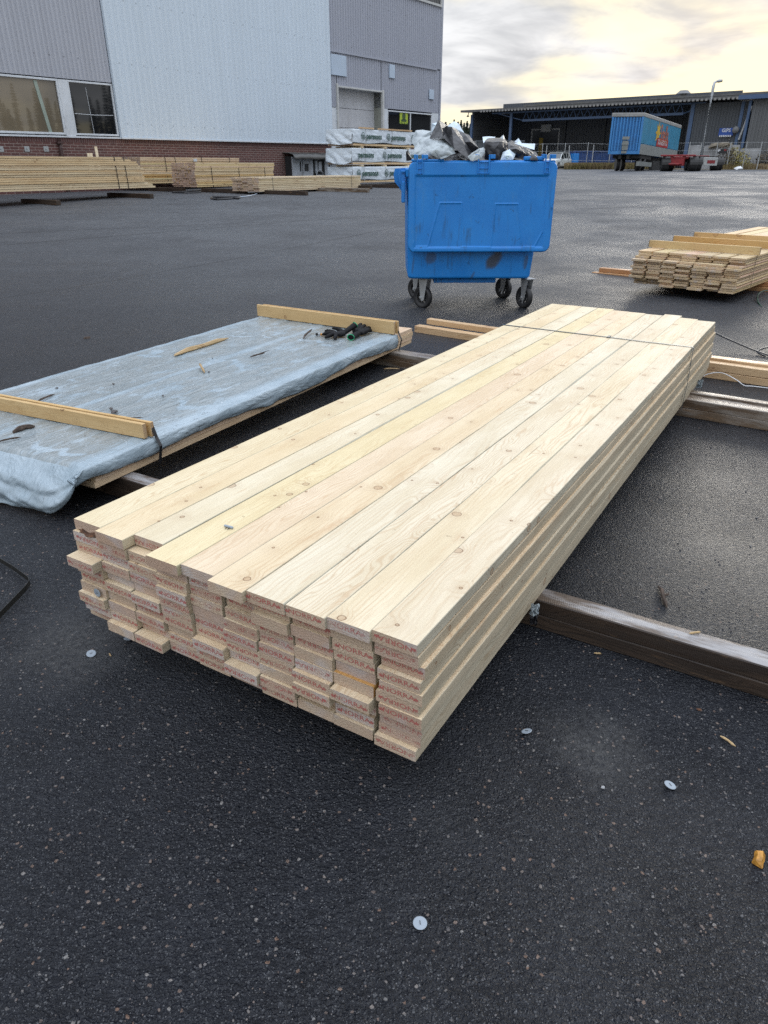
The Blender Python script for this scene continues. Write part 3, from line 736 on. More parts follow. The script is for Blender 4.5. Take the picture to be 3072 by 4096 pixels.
# ------------------------------------------------------------------ blue waste bin
t = NT('blue_plastic'); P = t.obj; X, Y, Z = t.sep(P)
nb = t.noise(P, 3., 5, .6)
c = t.mix(t.mr(nb, .3, .7), (.009, .180, .55), (.013, .212, .61))
stv = t.noise(t.comb(t.math('MULTIPLY', X, 26.), t.math('MULTIPLY', Y, 26.), t.math('MULTIPLY', Z, 2.2)), 1., 5, .65)
zone = t.noise(t.vm('ADD', P, (3, 1, 7.)), 3.4, 3, .6)
c = t.mix(t.math('MULTIPLY', t.mr(stv, .52, .72, 0, .75), t.mr(zone, .44, .58)), c, (.018, .075, .17))
blt = t.noise(t.vm('ADD', P, (8, 3, 1)), 14., 5, .7)
c = t.mix(t.mr(blt, .635, .72, 0, .6), c, (.012, .05, .11))
c = t.mix(t.mr(t.noise(t.scalev(P, (1, 1, .3)), 9., 6, .75), .55, .7, 0, .35), c, (.06, .22, .45))
c = t.mix(t.mr(t.noise(P, 40., 5, .7), .62, .75, 0, .25), c, (.05, .27, .66))
def smear(cx, cz, wx, wz, sk, amt):
    q = t.math('SUBTRACT', X, t.math('ADD', cx, t.math('MULTIPLY', t.math('SUBTRACT', Z, cz), sk)))
    q = t.math('ADD', t.math('POWER', t.math('DIVIDE', t.math('ABSOLUTE', q), wx), 2.), t.math('POWER', t.math('DIVIDE', t.math('ABSOLUTE', t.math('SUBTRACT', Z, cz)), wz), 2.))
    q = t.math('ADD', q, t.math('MULTIPLY', t.math('SUBTRACT', t.noise(P, 22., 5, .7), .5), 1.3))
    return t.math('MULTIPLY', t.math('MULTIPLY', t.mr(q, .3, 1.3, amt, 0), t.mr(Y, -.3, -.33, 0, 1)), t.math('LESS_THAN', Z, .53))
sm_ = t.math('MAXIMUM', smear(-.37, .47, .055, .06, .1, .6), smear(.205, .445, .07, .085, .45, .9))
sm_ = t.math('MAXIMUM', sm_, smear(.50, .43, .02, .07, .1, .6)); sm_ = t.math('MAXIMUM', sm_, smear(-.53, .40, .012, .08, .1, .4))
sm_ = t.math('MAXIMUM', sm_, smear(.02, .31, .015, .04, .4, .5))
c = t.mix(sm_, c, (.055, .055, .052))
t.base(c); t.rough(t.mr(nb, .3, .7, .36, .5)); t.b.inputs['Specular IOR Level'].default_value = .45
t.bump(t.noise(P, 130., 3, .6), .18, .002); M['blue'] = t.m
M['rubber'] = simple('black_rubber', (.018, .018, .019), .55, bump=.3, bs=90)
M['rim'] = simple('dark_rim', (.035, .036, .038), .45)
bin_ = thing('waste_bin', 'big blue four-wheeled waste bin with its lid folded down over the front', 'waste bin', (.80, 7.2, 0), 0)
LY = -.475
def lx(px): return .223+(px-275)*.001045-.80
def lz(py): return 1.265-(py-395)*.000965
# tub
b = MB()
def ring(z, x0, x1, y0, y1, r=.05, n=5):
    pts = []
    for (cx, cy, a0) in ((x0+r, y0+r, math.pi), (x1-r, y0+r, -math.pi/2), (x1-r, y1-r, 0), (x0+r, y1-r, math.pi/2)):
        for k in range(n+1):
            a = a0+math.pi/2*k/n; pts.append((cx+r*math.cos(a), cy+r*math.sin(a), z))
    return pts
lv = [ring(.272, -.44, .42, -.26, .36), ring(.285, -.565, .545, -.375, .40), ring(.30, -.575, .553, -.385, .41), ring(.55, -.583, .575, -.40, .43), ring(1.13, -.590, .605, -.425, .455),
      ring(1.135, -.605, .62, -.44, .47), ring(1.195, -.610, .625, -.445, .475), ring(1.205, -.60, .615, -.435, .465), ring(1.205, -.565, .58, -.40, .43), ring(1.10, -.56, .575, -.395, .425), ring(.36, -.53, .51, -.35, .37)]
n = len(lv[0])
for L_ in lv: b.v += L_
for i in range(len(lv)-1):
    for k in range(n):
        a0 = i*n+k; a1 = i*n+(k+1) % n; b.f.append((a0, a1, a1+n, a0+n)); b.m.append(0)
b.f.append(tuple(reversed(range(n)))); b.m.append(0)
b.f.append(tuple((len(lv)-1)*n+k for k in range(n))); b.m.append(0)
b.box(-.33, .25, -.30, .30, .235, .272)
b.build('tub', M['blue'], bin_, bevel=.004)
# comb ribs along the left and right rim, lifting trunnions
for sx, x_ in ((-1, -.61), (1, .625)):
    tr = MB()
    for k in range(9):
        y = -.38+k*.10
        tr.box(min(x_, x_+sx*.032), max(x_, x_+sx*.032), y, y+.012, 1.02, 1.17)
    tr.box(min(x_, x_+sx*.034), max(x_, x_+sx*.034), -.40, .44, 1.17, 1.185)
    tr.build('comb_rim', M['blue'], bin_, bevel=.002)
for sx in (-1, 1):
    h_ = MB(); x0 = -.61 if sx < 0 else .625
    # curved grip blades as seen at the left of the rim
    for yy, xo in ((-.36, .045), (-.18, .085)):
        prof = [(0, 1.205), (xo, 1.20), (xo+.012, 1.15), (xo+.002, 1.09), (xo*.35, 1.03), (0, 1.02)]
        a = [(x0+sx*p[0], yy, p[1]) for p in prof]; c2 = [(x0+sx*p[0], yy+.11, p[1]) for p in prof]
        if sx < 0: a.reverse(); c2.reverse()
        h_.poly(a); h_.poly(list(reversed(c2)))
        for i in range(len(a)):
            j = (i+1) % len(a); h_.poly([a[j], a[i], c2[i], c2[j]])
    h_.box(min(x0, x0+sx*.03), max(x0, x0+sx*.03), -.42, -.30, .93, 1.10)
    h_.build('handle', M['blue'], bin_, bevel=.006, bseg=2)
# lid hanging down over the front
poly = [(lx(300), lz(530)), (lx(296), lz(980)), (lx(330), lz(1112)), (lx(440), lz(1112)), (lx(533), lz(742)), (lx(716), lz(742)), (lx(720), lz(1116)), (lx(978), lz(1120)), (lx(1000), lz(752)), (lx(1188), lz(752)), (lx(1250), lz(1118)), (lx(1350), lz(1118)), (lx(1410), lz(985)), (lx(1428), lz(545))]
def segd(px, pz, a, b_):
    vx, vz = b_[0]-a[0], b_[1]-a[1]; L2 = vx*vx+vz*vz
    tt = max(0, min(1, ((px-a[0])*vx+(pz-a[1])*vz)/L2)); return math.hypot(px-a[0]-tt*vx, pz-a[1]-tt*vz)
zt, zb = 1.255, lz(1160)
def xl(z): return lx(276)+(lx(272)-lx(276))*0+ (1.26-z)*.0
def xr(z): return .690-(1.26-z)*.012
def lid(u, v):
    z = zb+(zt-zb)*v; x0, x1 = lx(272), xr(z)
    rr = .06
    for zz, ins in ((zb, z-zb), (zt, zt-z)):
        if ins < rr:
            k = rr-math.sqrt(max(0, rr*rr-(rr-ins)**2)); x0 += k; x1 -= k
    x = x0+(x1-x0)*u
    h = 0
    ix0, ix1 = lx(318), .628
    dd = min(x-ix0, ix1-x, lz(512)-z, z-lz(1128))
    h -= .012*max(0, min(1, dd/.016))
    if dd > .0:
        ds = min(segd(x, z, poly[i], poly[i+1]) for i in range(len(poly)-1))
        h += .0065*math.exp(-(ds/.0045)**2)
    ed = min(x-x0, x1-x, z-zb, zt-z)
    h -= .012*max(0, 1-ed/.010)**2
    h += -.016*math.sin(u*math.pi)*math.sin(min(1, v*1.2)*math.pi)*.5
    h += .01*(1-v)
    return (x, LY-h, z)
b = MB(); b.grid(lid, 250, 170)
b.build('lid', M['blue'], bin_, smooth=True, solid=.006)
# hinge knuckles, notches and top bar
for xa, xb in ((lx(340), lx(378)), (lx(838), lx(925)), (lx(1385), lx(1418))):
    b = MB()
    b.box(xa-.006, xa+.004, LY-.016, LY+.002, lz(505), lz(352)); b.box(xb-.004, xb+.006, LY-.016, LY+.002, lz(505), lz(352))
    for pz in (410, 460, 500): b.box(xa+.004, xb-.004, LY-.013, LY, lz(pz)-.004, lz(pz))
    b.box(xa-.03, xa-.008, LY-.012, LY+.05, lz(385), lz(350)); b.box(xb+.008, xb+.05, LY-.012, LY+.05, lz(385), lz(352))
    b.build('hinge', M['blue'], bin_, bevel=.003)
b = MB(); b.box(lx(300), lx(1470), LY+.010, LY+.06, 1.20, 1.262); b.box(lx(1210), lx(1375), LY+.0, LY+.05, 1.262, 1.292); b.box(lx(290), lx(560), LY-.004, LY+.04, 1.255, 1.272)
b.build('hinge_bar', M['blue'], bin_, bevel=.008, bseg=2)
em = MB()
for k, px in enumerate((1300, 1325, 1350)):
    em.lathe([(.0065, 0), (.008, -.001), (.0095, 0)], (lx(px), LY+.0105, lz(558)), 'y', 12)
em.build('moulded_mark', M['blue'], bin_)
# castors
def castor(cx, cy, ang):
    r = .104; w_ = .052
    tq = MB(); prof = [(.068, -w_*.36), (.074, -w_*.44), (.094, -w_/2), (.101, -w_*.36), (r, 0), (.101, w_*.36), (.094, w_/2), (.074, w_*.44), (.068, w_*.36)]
    tq.lathe(prof, (0, 0, 0), 'y', 36)
    fk = MB()
    for s_ in (-1, 1):
        y0, y1 = (s_*.030, s_*.034) if s_ > 0 else (s_*.034, s_*.030)
        pts = [(-.045, .165), (.052, .165), (.020, -.015), (.008, -.028), (-.012, -.028), (-.022, -.012)]
        a = [(p[0]+.02, y0, p[1]) for p in pts]; c2 = [(p[0]+.02, y1, p[1]) for p in pts]
        fk.poly(list(reversed(a))); fk.poly(c2)
        for i in range(len(a)):
            j = (i+1) % len(a); fk.poly([a[i], a[j], c2[j], c2[i]])
    fk.box(-.028, .075, -.034, .034, .160, .166); fk.box(-.050, .090, -.052, .052, .170, .174); fk.lathe([(.03, .166), (.03, .170)], (.02, 0, 0), 'z', 16)
    fk.lathe([(.0, -.040), (.012, -.040), (.012, .040), (.0, .040)], (0, 0, 0), 'y', 12)
    rmb = MB(); rmb.lathe([(.012, -.020), (.020, -.018), (.020, .018), (.012, .020)], (0, 0, 0), 'y', 16)
    rmb.lathe([(.058, -.017), (.070, -.019), (.070, .019), (.058, .017), (.058, -.017)], (0, 0, 0), 'y', 32)
    for k in range(8):
        a = k*math.pi/4; Mx = Matrix.Rotation(a, 4, 'Y'); rmb.box(.018, .060, -.008, .008, -.005, .005, M=Mx)
    fo = fk.build('castor', M['galv'], bin_, bevel=.001); fo.location = (cx, cy, r); fo.rotation_euler = (0, 0, ang)
    ty = tq.build('tyre', M['rubber'], fo, smooth=True); rm = rmb.build('rim', M['rim'], fo)
castor(-.428, -.276, math.radians(-42)); castor(.531, -.288, math.radians(-62)); castor(-.47, .25, math.radians(-48)); castor(.42, .27, math.radians(-55))

# ------------------------------------------------------------------ rubbish in the bin: crumpled sheets
def plastic(name, col, col2, rough, sc=6.):
    t = NT(name); nz = t.noise(t.obj, sc, 4, .6)
    c = t.mix(t.mr(nz, .42, .58), col, col2); t.base(c); t.rough(rough); t.b.inputs['Specular IOR Level'].default_value = .6
    t.bump(t.math('ADD', t.noise(t.obj, 22., 4, .6, 1.5), t.math('MULTIPLY', t.vor(t.obj, 13., 'DISTANCE_TO_EDGE').outputs['Distance'], -.5)), .5, .012); return t.m
M['pblack'] = plastic('black_film', (.010, .010, .012), (.016, .016, .018), .22)
M['pblack'].node_tree.nodes['Principled BSDF'].inputs['Specular IOR Level'].default_value = .3
M['pgrey'] = plastic('dark_grey_film', (.036, .037, .041), (.058, .059, .064), .34)
M['pgrey'].node_tree.nodes['Principled BSDF'].inputs['Specular IOR Level'].default_value = .3
M['pwhite'] = plastic('grey_white_film', (.24, .28, .30), (.36, .41, .43), .3)
M['pblue'] = plastic('bluish_white_film', (.50, .60, .68), (.60, .70, .77), .35)
def crumple(name, label, pts, mat, amp=.02, fr=9., bulge=.05, seed=0, n=22, group=None, edge=.012):
    """pts: (u, v, y) outline in the surveyed frame; sheet bulges up and forward"""
    P3 = [at(*p) for p in pts]; cen = sum(P3, Vector())/len(P3); cen += Vector((0, -bulge, bulge*.3))
    b = MB(); idx = {}
    off = Vector((seed*3.7, seed*1.3, seed*2.1))
    rgd = random.Random(seed*13+5)
    dirs = [(Vector((rgd.uniform(-1, 1), rgd.uniform(-1, 1)*.4, rgd.uniform(-1, 1))).normalized(), fr*(.6+.45*k)*rgd.uniform(.8, 1.2), rgd.random(), amp*1.15/(1+k*.6)) for k in range(5)]
    def disp(p, w_):
        a = 0
        wp = p+Vector((noise.noise(p*3+off), noise.noise(p*3+off+Vector((5, 0, 0))), noise.noise(p*3+off+Vector((0, 5, 0)))))*.05
        for dv, f_, ph_, am in dirs: a += am*(abs(((wp.dot(dv)*f_+ph_) % 1)-.5)*2-.5)
        return p+Vector((.25*a, -.8*a, .5*a))*w_+Vector((0, 0, .012*noise.noise(p*4+off)))*w_
    def vert(p, w_):
        k = (round(p.x, 5), round(p.y, 5), round(p.z, 5))
        if k not in idx: idx[k] = len(b.v); b.v.append(tuple(disp(p, w_)-base))
        return idx[k]
    base = cen.copy()
    for i in range(len(P3)):
        A_, B_ = P3[i], P3[(i+1) % len(P3)]
        g_ = {}
        for r_ in range(n+1):
            for s_ in range(r_+1):
                f = r_/n; q = (s_/r_) if r_ else 0
                p = cen.lerp(A_.lerp(B_, q), f); 
                ridge = .5*math.sin(f*math.pi)
                p = p+Vector((0, -bulge, bulge*.25))*ridge*.6
                g_[(r_, s_)] = vert(p, .25+.75*min(1, (1-f)*3+.25))
        for r_ in range(1, n+1):
            for s_ in range(r_):
                b.f.append((g_[(r_-1, s_)] if s_ <= r_-1 else g_[(r_-1, r_-1)], g_[(r_, s_)], g_[(r_, s_+1)])); b.m.append(0)
                if s_ < r_-1: b.f.append((g_[(r_-1, s_)], g_[(r_, s_+1)], g_[(r_-1, s_+1)])); b.m.append(0)
    o = b.build(name, mat, solid=.0025); o.location = base
    return tag(o, label, 'plastic sheet', group)
gr = 'scraps of wrapping film in the bin'
def folded(name, label, vs, tris, mat, amp=.004, seed=0, n=10):
    """hand folded sheet: vs {key: (crop x, crop y, depth)}; every triangle subdivided with fine creases"""
    P_ = {k: at(1600+q[0]/1.4, 460+q[1]/1.4, q[2]) for k, q in vs.items()}; base = sum(P_.values(), Vector())/len(P_); b = MB(); idx = {}
    def vert(p):
        k = (round(p.x, 4), round(p.y, 4), round(p.z, 4))
        if k not in idx:
            q = p*14+Vector((seed, 0, 0)); q2 = p*34
            idx[k] = len(b.v); b.v.append(tuple(p-base+Vector((noise.noise(q)*amp*1.2, -abs(noise.noise(q+Vector((4, 4, 4))))*amp*5, noise.noise(q+Vector((0, 9, 0)))*amp*1.5))+Vector((0, 1, 0))*noise.noise(q2)*amp))
        return idx[k]
    for tr_i in tris:
        A_, B_, C_ = (P_[k] for k in tr_i); bc = (B_+C_)/2
        def pt(i, j):
            l, m_ = i/n, j/n; return A_*(1-l-m_)+B_*l+C_*m_
        for i in range(n):
            for j in range(n-i):
                b.f.append((vert(pt(i, j)), vert(pt(i+1, j)), vert(pt(i, j+1)))); b.m.append(0)
                if i+j < n-1: b.f.append((vert(pt(i+1, j)), vert(pt(i+1, j+1)), vert(pt(i, j+1)))); b.m.append(0)
    o = b.build(name, mat, solid=.0025); o.location = base; return tag(o, label, 'plastic sheet', gr)
folded('plastic_sheet', 'dull grey-white film bulging over the left front of the bin rim',
  dict(A=(70, 222, 6.84), B=(82, 178, 6.95), C=(112, 134, 7.0), D=(168, 114, 7.02), E=(240, 126, 6.92), F=(300, 182, 6.78), G=(312, 214, 6.74), H=(232, 248, 6.70), I=(150, 216, 6.76), J=(108, 224, 6.78), K=(165, 152, 6.84), L=(238, 168, 6.76), M=(130, 190, 6.80), N=(196, 196, 6.72)),
  ['ABM', 'AMJ', 'BCM', 'CKM', 'CDK', 'DEK', 'EKL', 'ELF', 'FLG', 'LNG', 'GNH', 'HNI', 'INM', 'IMJ', 'MKN', 'KLN'], M['pwhite'], .0055, 1)
folded('plastic_sheet', 'dark grey film rising to a sharp peak above the left half of the bin',
  dict(A=(216, 26, 7.02), B=(163, 132, 6.92), C=(240, 124, 6.80), D=(290, 68, 6.95), E=(318, 78, 7.1), F=(400, 205, 6.92), G=(392, 256, 6.72), H=(300, 182, 6.74), I=(256, 98, 7.08), K=(262, 60, 7.15), L=(352, 150, 6.86), M=(232, 78, 6.92), N=(338, 215, 6.72)),
  ['AMB', 'MCB', 'AKM', 'KIM', 'MIC', 'ICH', 'IHD', 'IDK', 'DHL', 'DLE', 'ELF', 'LHN', 'LNG', 'LGF'], M['pgrey'], .0035, 2)
folded('plastic_sheet', 'dark film draped down beside the grey peak toward the middle of the bin',
  dict(A=(330, 92, 7.15), B=(352, 98, 7.15), C=(385, 112, 7.15), D=(412, 150, 7.0), E=(448, 190, 6.86), F=(440, 205, 6.84), G=(400, 210, 6.95), H=(360, 150, 6.98), I=(395, 150, 6.90)),
  ['AHB', 'BHI', 'BIC', 'CID', 'DIE', 'IHG', 'IGE', 'GFE'], M['pgrey'], .0035, 5)
crumple('plastic_sheet', 'bright white film standing up behind the dark grey peak in the bin', [(1725,552,7.2),(1728,492,7.2),(1752,488,7.25),(1782,510,7.3),(1818,484,7.3),(1836,496,7.3),(1856,532,7.25),(1800,545,7.2)], M['pblue'], .015, 7, .04, 3, group=gr)
crumple('plastic_sheet', 'pale grey flap hanging out over the left end of the bin', [(1646,560,7.15),(1662,522,7.2),(1690,518,7.25),(1725,524,7.2),(1712,560,7.1),(1672,600,6.95),(1660,596,6.95)], M['pwhite'], .012, 6, .05, 4, group=gr).color = (.7, .7, .7, 1)
crumple('plastic_sheet', 'light curl of film folded over the front rim in the middle of the bin', [(1862,634,6.74),(1890,612,6.74),(1915,596,6.78),(1936,590,6.85),(1940,610,6.75),(1925,634,6.71),(1892,645,6.70)], M['pwhite'], .012, 8, .03, 6, group=gr)
folded('plastic_sheet', 'glossy black film bundle right of the middle of the bin',
  dict(A=(474, 250, 6.84), B=(476, 196, 6.82), C=(472, 150, 6.84), D=(486, 132, 7.0), E=(560, 128, 7.1), F=(592, 138, 7.1), G=(602, 160, 6.95), H=(560, 150, 6.84), I=(530, 190, 6.78), J=(580, 195, 6.86), K=(560, 252, 6.80), L=(520, 252, 6.78), N=(610, 215, 6.9)),
  ['ABL', 'BIL', 'BCI', 'CDH', 'CHI', 'DEH', 'EFH', 'FGH', 'HGJ', 'HJI', 'IJK', 'IKL', 'JGN', 'JNK'], M['pblack'], .0045, 7)
folded('plastic_sheet', 'glossy black film roll near the right end of the bin',
  dict(A=(600, 158, 7.0), B=(622, 146, 7.1), C=(680, 166, 7.05), D=(748, 204, 6.95), E=(742, 236, 6.86), F=(700, 216, 6.80), G=(655, 190, 6.80), H=(605, 192, 6.86), I=(640, 236, 6.82), J=(700, 250, 6.80), K=(760, 250, 6.84)),
  ['ABG', 'BCG', 'CDF', 'CFG', 'AGH', 'HGI', 'GFI', 'FJI', 'FEJ', 'FDE', 'EKJ'], M['pblack'], .0045, 8)
crumple('plastic_sheet', 'pale blue-white strip of film lying on the black roll at the right', [(2056,572,6.92),(2092,573,6.95),(2140,575,6.95),(2137,600,6.85),(2112,592,6.85)], M['pblue'], .006, 6, .015, 9, group=gr)
crumple('plastic_sheet', 'small white film tip behind the black roll, pointing up', [(2052,573,7.2),(2074,554,7.2),(2086,572,7.15),(2070,580,7.1)], M['pblue'], .006, 6, .01, 10, n=6, group=gr)
crumple('plastic_sheet', 'thin white film edge on top of the black bundle in the bin', [(1930,548,7.2),(1958,546,7.2),(1982,548,7.2),(1976,556,7.1),(1944,562,7.05),(1934,570,7.05)], M['pblue'], .006, 8, .012, 11, n=6, group=gr)
crumple('plastic_sheet', 'narrow upright white film spike right of the black bundle', [(1996,556,7.15),(2014,540,7.2),(2018,556,7.15),(2022,580,7.0),(2010,570,7.05)], M['pwhite'], .006, 8, .01, 12, n=6, group=gr)
crumple('plastic_sheet', 'white film scrap with a green mark between the black bundles', [(2003,640,6.78),(2012,610,6.82),(2040,598,6.86),(2062,618,6.8),(2052,640,6.75)], M['pblue'], .012, 8, .03, 13, group=gr)
gmk = MB(); o_ = at(2030, 630, 6.70)
for k in range(10): 
    a = k*.5; gmk.tube([o_+Vector((.010*math.cos(a)*1.3, 0, .009*math.sin(a))), o_+Vector((.010*math.cos(a+.5)*1.3, 0, .009*math.sin(a+.5)))], .0022, 6)
M['green'] = simple('green_print', (.02, .16, .11), .5)
crumple('plastic_sheet', 'dirty clear film scrap by the right hinge of the bin', [(2112,622,6.76),(2135,618,6.78),(2156,630,6.74),(2150,642,6.71),(2122,640,6.71)], M['pgrey'], .006, 9, .015, 14, n=8, group=gr)
crumple('plastic_sheet', 'black film filling the bin between the grey and black heaps', [(1700,640,6.95),(1720,606,7.1),(1850,590,7.3),(1950,600,7.3),(2140,610,7.3),(2165,642,7.0),(1950,648,6.84),(1800,648,6.84)], M['pblack'], .03, 8, .03, 15, n=20, group=gr)
crumple('plastic_sheet', 'black film tip poking out at the left end of the bin', [(1626,645,7.1),(1624,606,7.1),(1633,600,7.1),(1640,622,7.1),(1652,640,7.0)], M['pblack'], .008, 9, .01, 16, n=6, group=gr)
gpo = gmk.build('print', M['green']); 
par = [o for o in C.objects if o.get('label', '').startswith('white film scrap')][0]
gpo.location = -par.location; gpo.parent = par

# ------------------------------------------------------------------ tall industrial building at left
KF, XF = .70042, -25.74
WA = Vector((KF, 1, 0)).normalized(); WN = Vector((1, -KF, 0)).normalized(); WS = math.sqrt(1+KF*KF)
W0 = Vector((XF, 0, 0))
def onw(u, v):
    d_ = ray(u, v); t_ = XF/(d_.x-KF*d_.y); return Vector((0, 0, CH))+d_*t_
def wsz(u, v):                          # facade coordinates: s along, z up
    p = onw(u, v); return p.y*WS, p.z
bl_ = thing('industrial_building', 'tall corrugated metal building on a dark brick base, with windows and a grey door', 'building', (XF, 0, 0), math.atan2(1, KF))
# local frame: x = along facade, y = into the building (-WN), z up; level error of the old building ~0.3 deg
SL = .0058/WS
def zz(s, z): return z+SL*(s-20*WS)
def wbox(b, s0, s1, z0, z1, o0, o1, ends=None):   # o = outward offset
    b.hexa([(s0, -o1, zz(s0, z0)), (s1, -o1, zz(s1, z0)), (s1, -o0, zz(s1, z0)), (s0, -o0, zz(s0, z0))],
           [(s0, -o1, zz(s0, z1)), (s1, -o1, zz(s1, z1)), (s1, -o0, zz(s1, z1)), (s0, -o0, zz(s0, z1))])
def corr(b, s0, s1, z0f, z1f, pitch, depth, off=0.0, duty=(.36, .14)):
    """trapezoid sheet; z0f/z1f constants"""
    s = s0; pts = []
    while s < s1-1e-6:
        for q, o in ((0, depth), (duty[0], depth), (duty[0]+duty[1], 0), (1-duty[1], 0)):
            ss = s+q*pitch
            if ss <= s1: pts.append((ss, off+o))
        s += pitch
    pts.append((s1, off)); base = len(b.v)
    for (ss, o) in pts:
        b.v.append((ss, -o, zz(ss, z0f))); b.v.append((ss, -o, zz(ss, z1f)))
    for i in range(len(pts)-1):
        a = base+2*i; b.f.append((a, a+2, a+3, a+1)); b.m.append(b.cur)
sE1 = wsz(462, 430)[0]; sE2 = wsz(1320, 480)[0]; sE3 = wsz(1755, 400)[0]
ZS, ZC = 1.98, 3.474; ZT = 13.0
def sheetmat(name, col, dirt):
    t = NT(name); X, Y, Z = t.sep(t.obj)
    st = t.noise(t.comb(t.math('MULTIPLY', X, 2.5), Y, t.math('MULTIPLY', Z, .25)), 1., 5, .65)
    pn = t.vor(t.comb(t.math('MULTIPLY', X, .9), 0., t.math('MULTIPLY', Z, .01)), 1., dims='3D'); 
    c = t.mix(t.mr(st, .3, .75, 0, .5), col, dirt)
    c = t.mix(t.mr(t.sep(pn.outputs['Color'])[0], 0, 1, 0, .10), c, tuple(q*.8 for q in col))
    # screw heads in rows
    zz_ = t.math('FRACT', t.math('MULTIPLY', Z, .62)); xx_ = t.math('FRACT', t.math('MULTIPLY', X, 1/.45))
    scr = t.math('MULTIPLY', t.math('LESS_THAN', t.math('ABSOLUTE', t.math('SUBTRACT', zz_, .5)), .013), t.math('LESS_THAN', t.math('ABSOLUTE', t.math('SUBTRACT', xx_, .5)), .05))
    c = t.mix(t.math('MULTIPLY', scr, .55), c, tuple(q*.35 for q in col))
    t.base(c); t.rough(.5); t.b.inputs['Specular IOR Level'].default_value = .3; return t.m
M['sheet_grey'] = sheetmat('grey_sheet', (.43, .45, .50), (.36, .375, .415))
M['sheet_white'] = sheetmat('white_sheet', (.60, .685, .765), (.54, .62, .69))
M['sheet_grey2'] = sheetmat('grey_sheet_right', (.36, .38, .44), (.31, .325, .37))
M['trim'] = simple('white_trim', (.60, .64, .68), .4, var=.08, dirt=(.30, .28, .25), dscale=6, damt=.4)
M['trim2'] = simple('door_trim', (.50, .51, .50), .5, var=.08, dirt=(.25, .24, .22), dscale=5, damt=.4)
M['panel'] = simple('pale_panel', (.42, .51, .62), .35, var=.05)
M['dooru'] = simple('door_grey', (.50, .51, .535), .5, var=.07, dirt=(.38, .385, .40), dscale=1.5, damt=.5)
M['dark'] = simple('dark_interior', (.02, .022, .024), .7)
t = NT('brown_brick'); br = t.n('ShaderNodeTexBrick'); X, Y, Z = t.sep(t.obj)
t.put(br.inputs['Vector'], t.comb(X, Z, 0.)); br.inputs['Scale'].default_value = 1.0; br.inputs['Mortar Size'].default_value = .008; br.inputs['Mortar Smooth'].default_value = .2
br.inputs['Brick Width'].default_value = .25; br.inputs['Row Height'].default_value = .075; br.inputs['Bias'].default_value = -.2
br.inputs['Color1'].default_value = (.135, .058, .050, 1); br.inputs['Color2'].default_value = (.085, .038, .035, 1); br.inputs['Mortar'].default_value = (.30, .24, .215, 1)
c = t.mix(t.mr(t.noise(t.obj, 6., 4, .6), .3, .75, 0, .3), br.outputs['Color'], (.10, .05, .042))
t.base(c); t.rough(.8); t.bump(t.math('SUBTRACT', 1.0, br.outputs['Fac']), .6, .01); M['brick'] = t.m
t = NT('soldier_brick'); br = t.n('ShaderNodeTexBrick'); X, Y, Z = t.sep(t.obj); br.offset = 0
t.put(br.inputs['Vector'], t.comb(X, t.math('ADD', Z, .4), 0.)); br.inputs['Scale'].default_value = 1.0; br.inputs['Mortar Size'].default_value = .0065
br.inputs['Brick Width'].default_value = .075; br.inputs['Row Height'].default_value = 6.; 
br.inputs['Color1'].default_value = (.115, .05, .045, 1); br.inputs['Color2'].default_value = (.075, .034, .032, 1); br.inputs['Mortar'].default_value = (.20, .15, .14, 1)
t.base(br.outputs['Color']); t.rough(.8); M['soldier'] = t.m
S0, S1 = 8.0, sE3
doorL, doorR = wsz(1349, 450)[0], wsz(1524, 450)[0]; doorT = wsz(1430, 356)[1]-SL*(wsz(1430, 356)[0]-20*WS)
b = MB(); wbox(b, S0, doorL, -.3, ZS-.13, -.3, 0); wbox(b, doorR, S1, -.3, ZS-.13, -.3, 0); b.build('brick_wall', M['brick'], bl_)
b = MB(); wbox(b, S0, doorL, ZS-.13, ZS-.01, -.3, .004); wbox(b, doorR, S1, ZS-.13, ZS-.01, -.3, .004); b.build('soldier_course', M['soldier'], bl_)
b = MB(); corr(b, S0, sE1-.02, ZC, ZT, .142, .028, .0); b.build('cladding', M['sheet_grey'], bl_)['label'] = 'grey corrugated cladding above the left windows'
b = MB(); corr(b, sE1+.02, sE2, ZS+.02, ZT, .225, .030, .07); wbox(b, sE1-.005, sE1+.03, ZS+.02, ZT, 0, .105); wbox(b, sE2-.03, sE2+.02, ZS+.0, ZT, 0, .105)
b.build('cladding', M['sheet_white'], bl_)['label'] = 'pale blue-white corrugated cladding in the middle'
b = MB(); corr(b, sE2+.02, S1, 5.34, 9.5, .168, .030, .03)
wbox(b, sE2+.02, S1, 9.5, ZT, -.1, .02)
b.build('cladding', M['sheet_grey2'], bl_)['label'] = 'grey corrugated cladding of the upper right part'
b = MB(); corr(b, sE2+.02, doorL, 3.35, 5.28, .168, .030, .0); corr(b, doorL, doorR, doorT+.02, 5.28, .168, .030, .0); corr(b, doorR, S1, ZC, 5.28, .168, .030, .0)
b.build('cladding', M['sheet_grey2'], bl_)['label'] = 'grey corrugated cladding around the door'
b = MB(); wbox(b, sE2+.02, S1-.35, 5.28, 5.335, 0, .085); b.build('drip_ledge', M['sheet_grey2'], bl_)
b = MB(); wbox(b, S1-.02, S1+.10, -.3, ZT, -.3, .07); b.build('corner_trim', M['sheet_grey2'], bl_)
# body behind the skin and gable end
b = MB(); b.box(S0, S1+.08, .72, 26, -.5, ZT); wbox(b, S0, doorL, ZC, ZT, -.7, -.02); wbox(b, doorR, S1, ZC, ZT, -.7, -.02); wbox(b, doorL, doorR, doorT, ZT, -.7, -.02)
b.build('shell', M['sheet_grey2'], bl_)
b = MB(); wbox(b, S0, sE1, ZS-.01, ZS+.035, -.1, .05); wbox(b, sE1, sE2+.02, ZS-.012, ZS+.03, -.1, .115); b.build('sill_flashing', M['trim'], bl_)
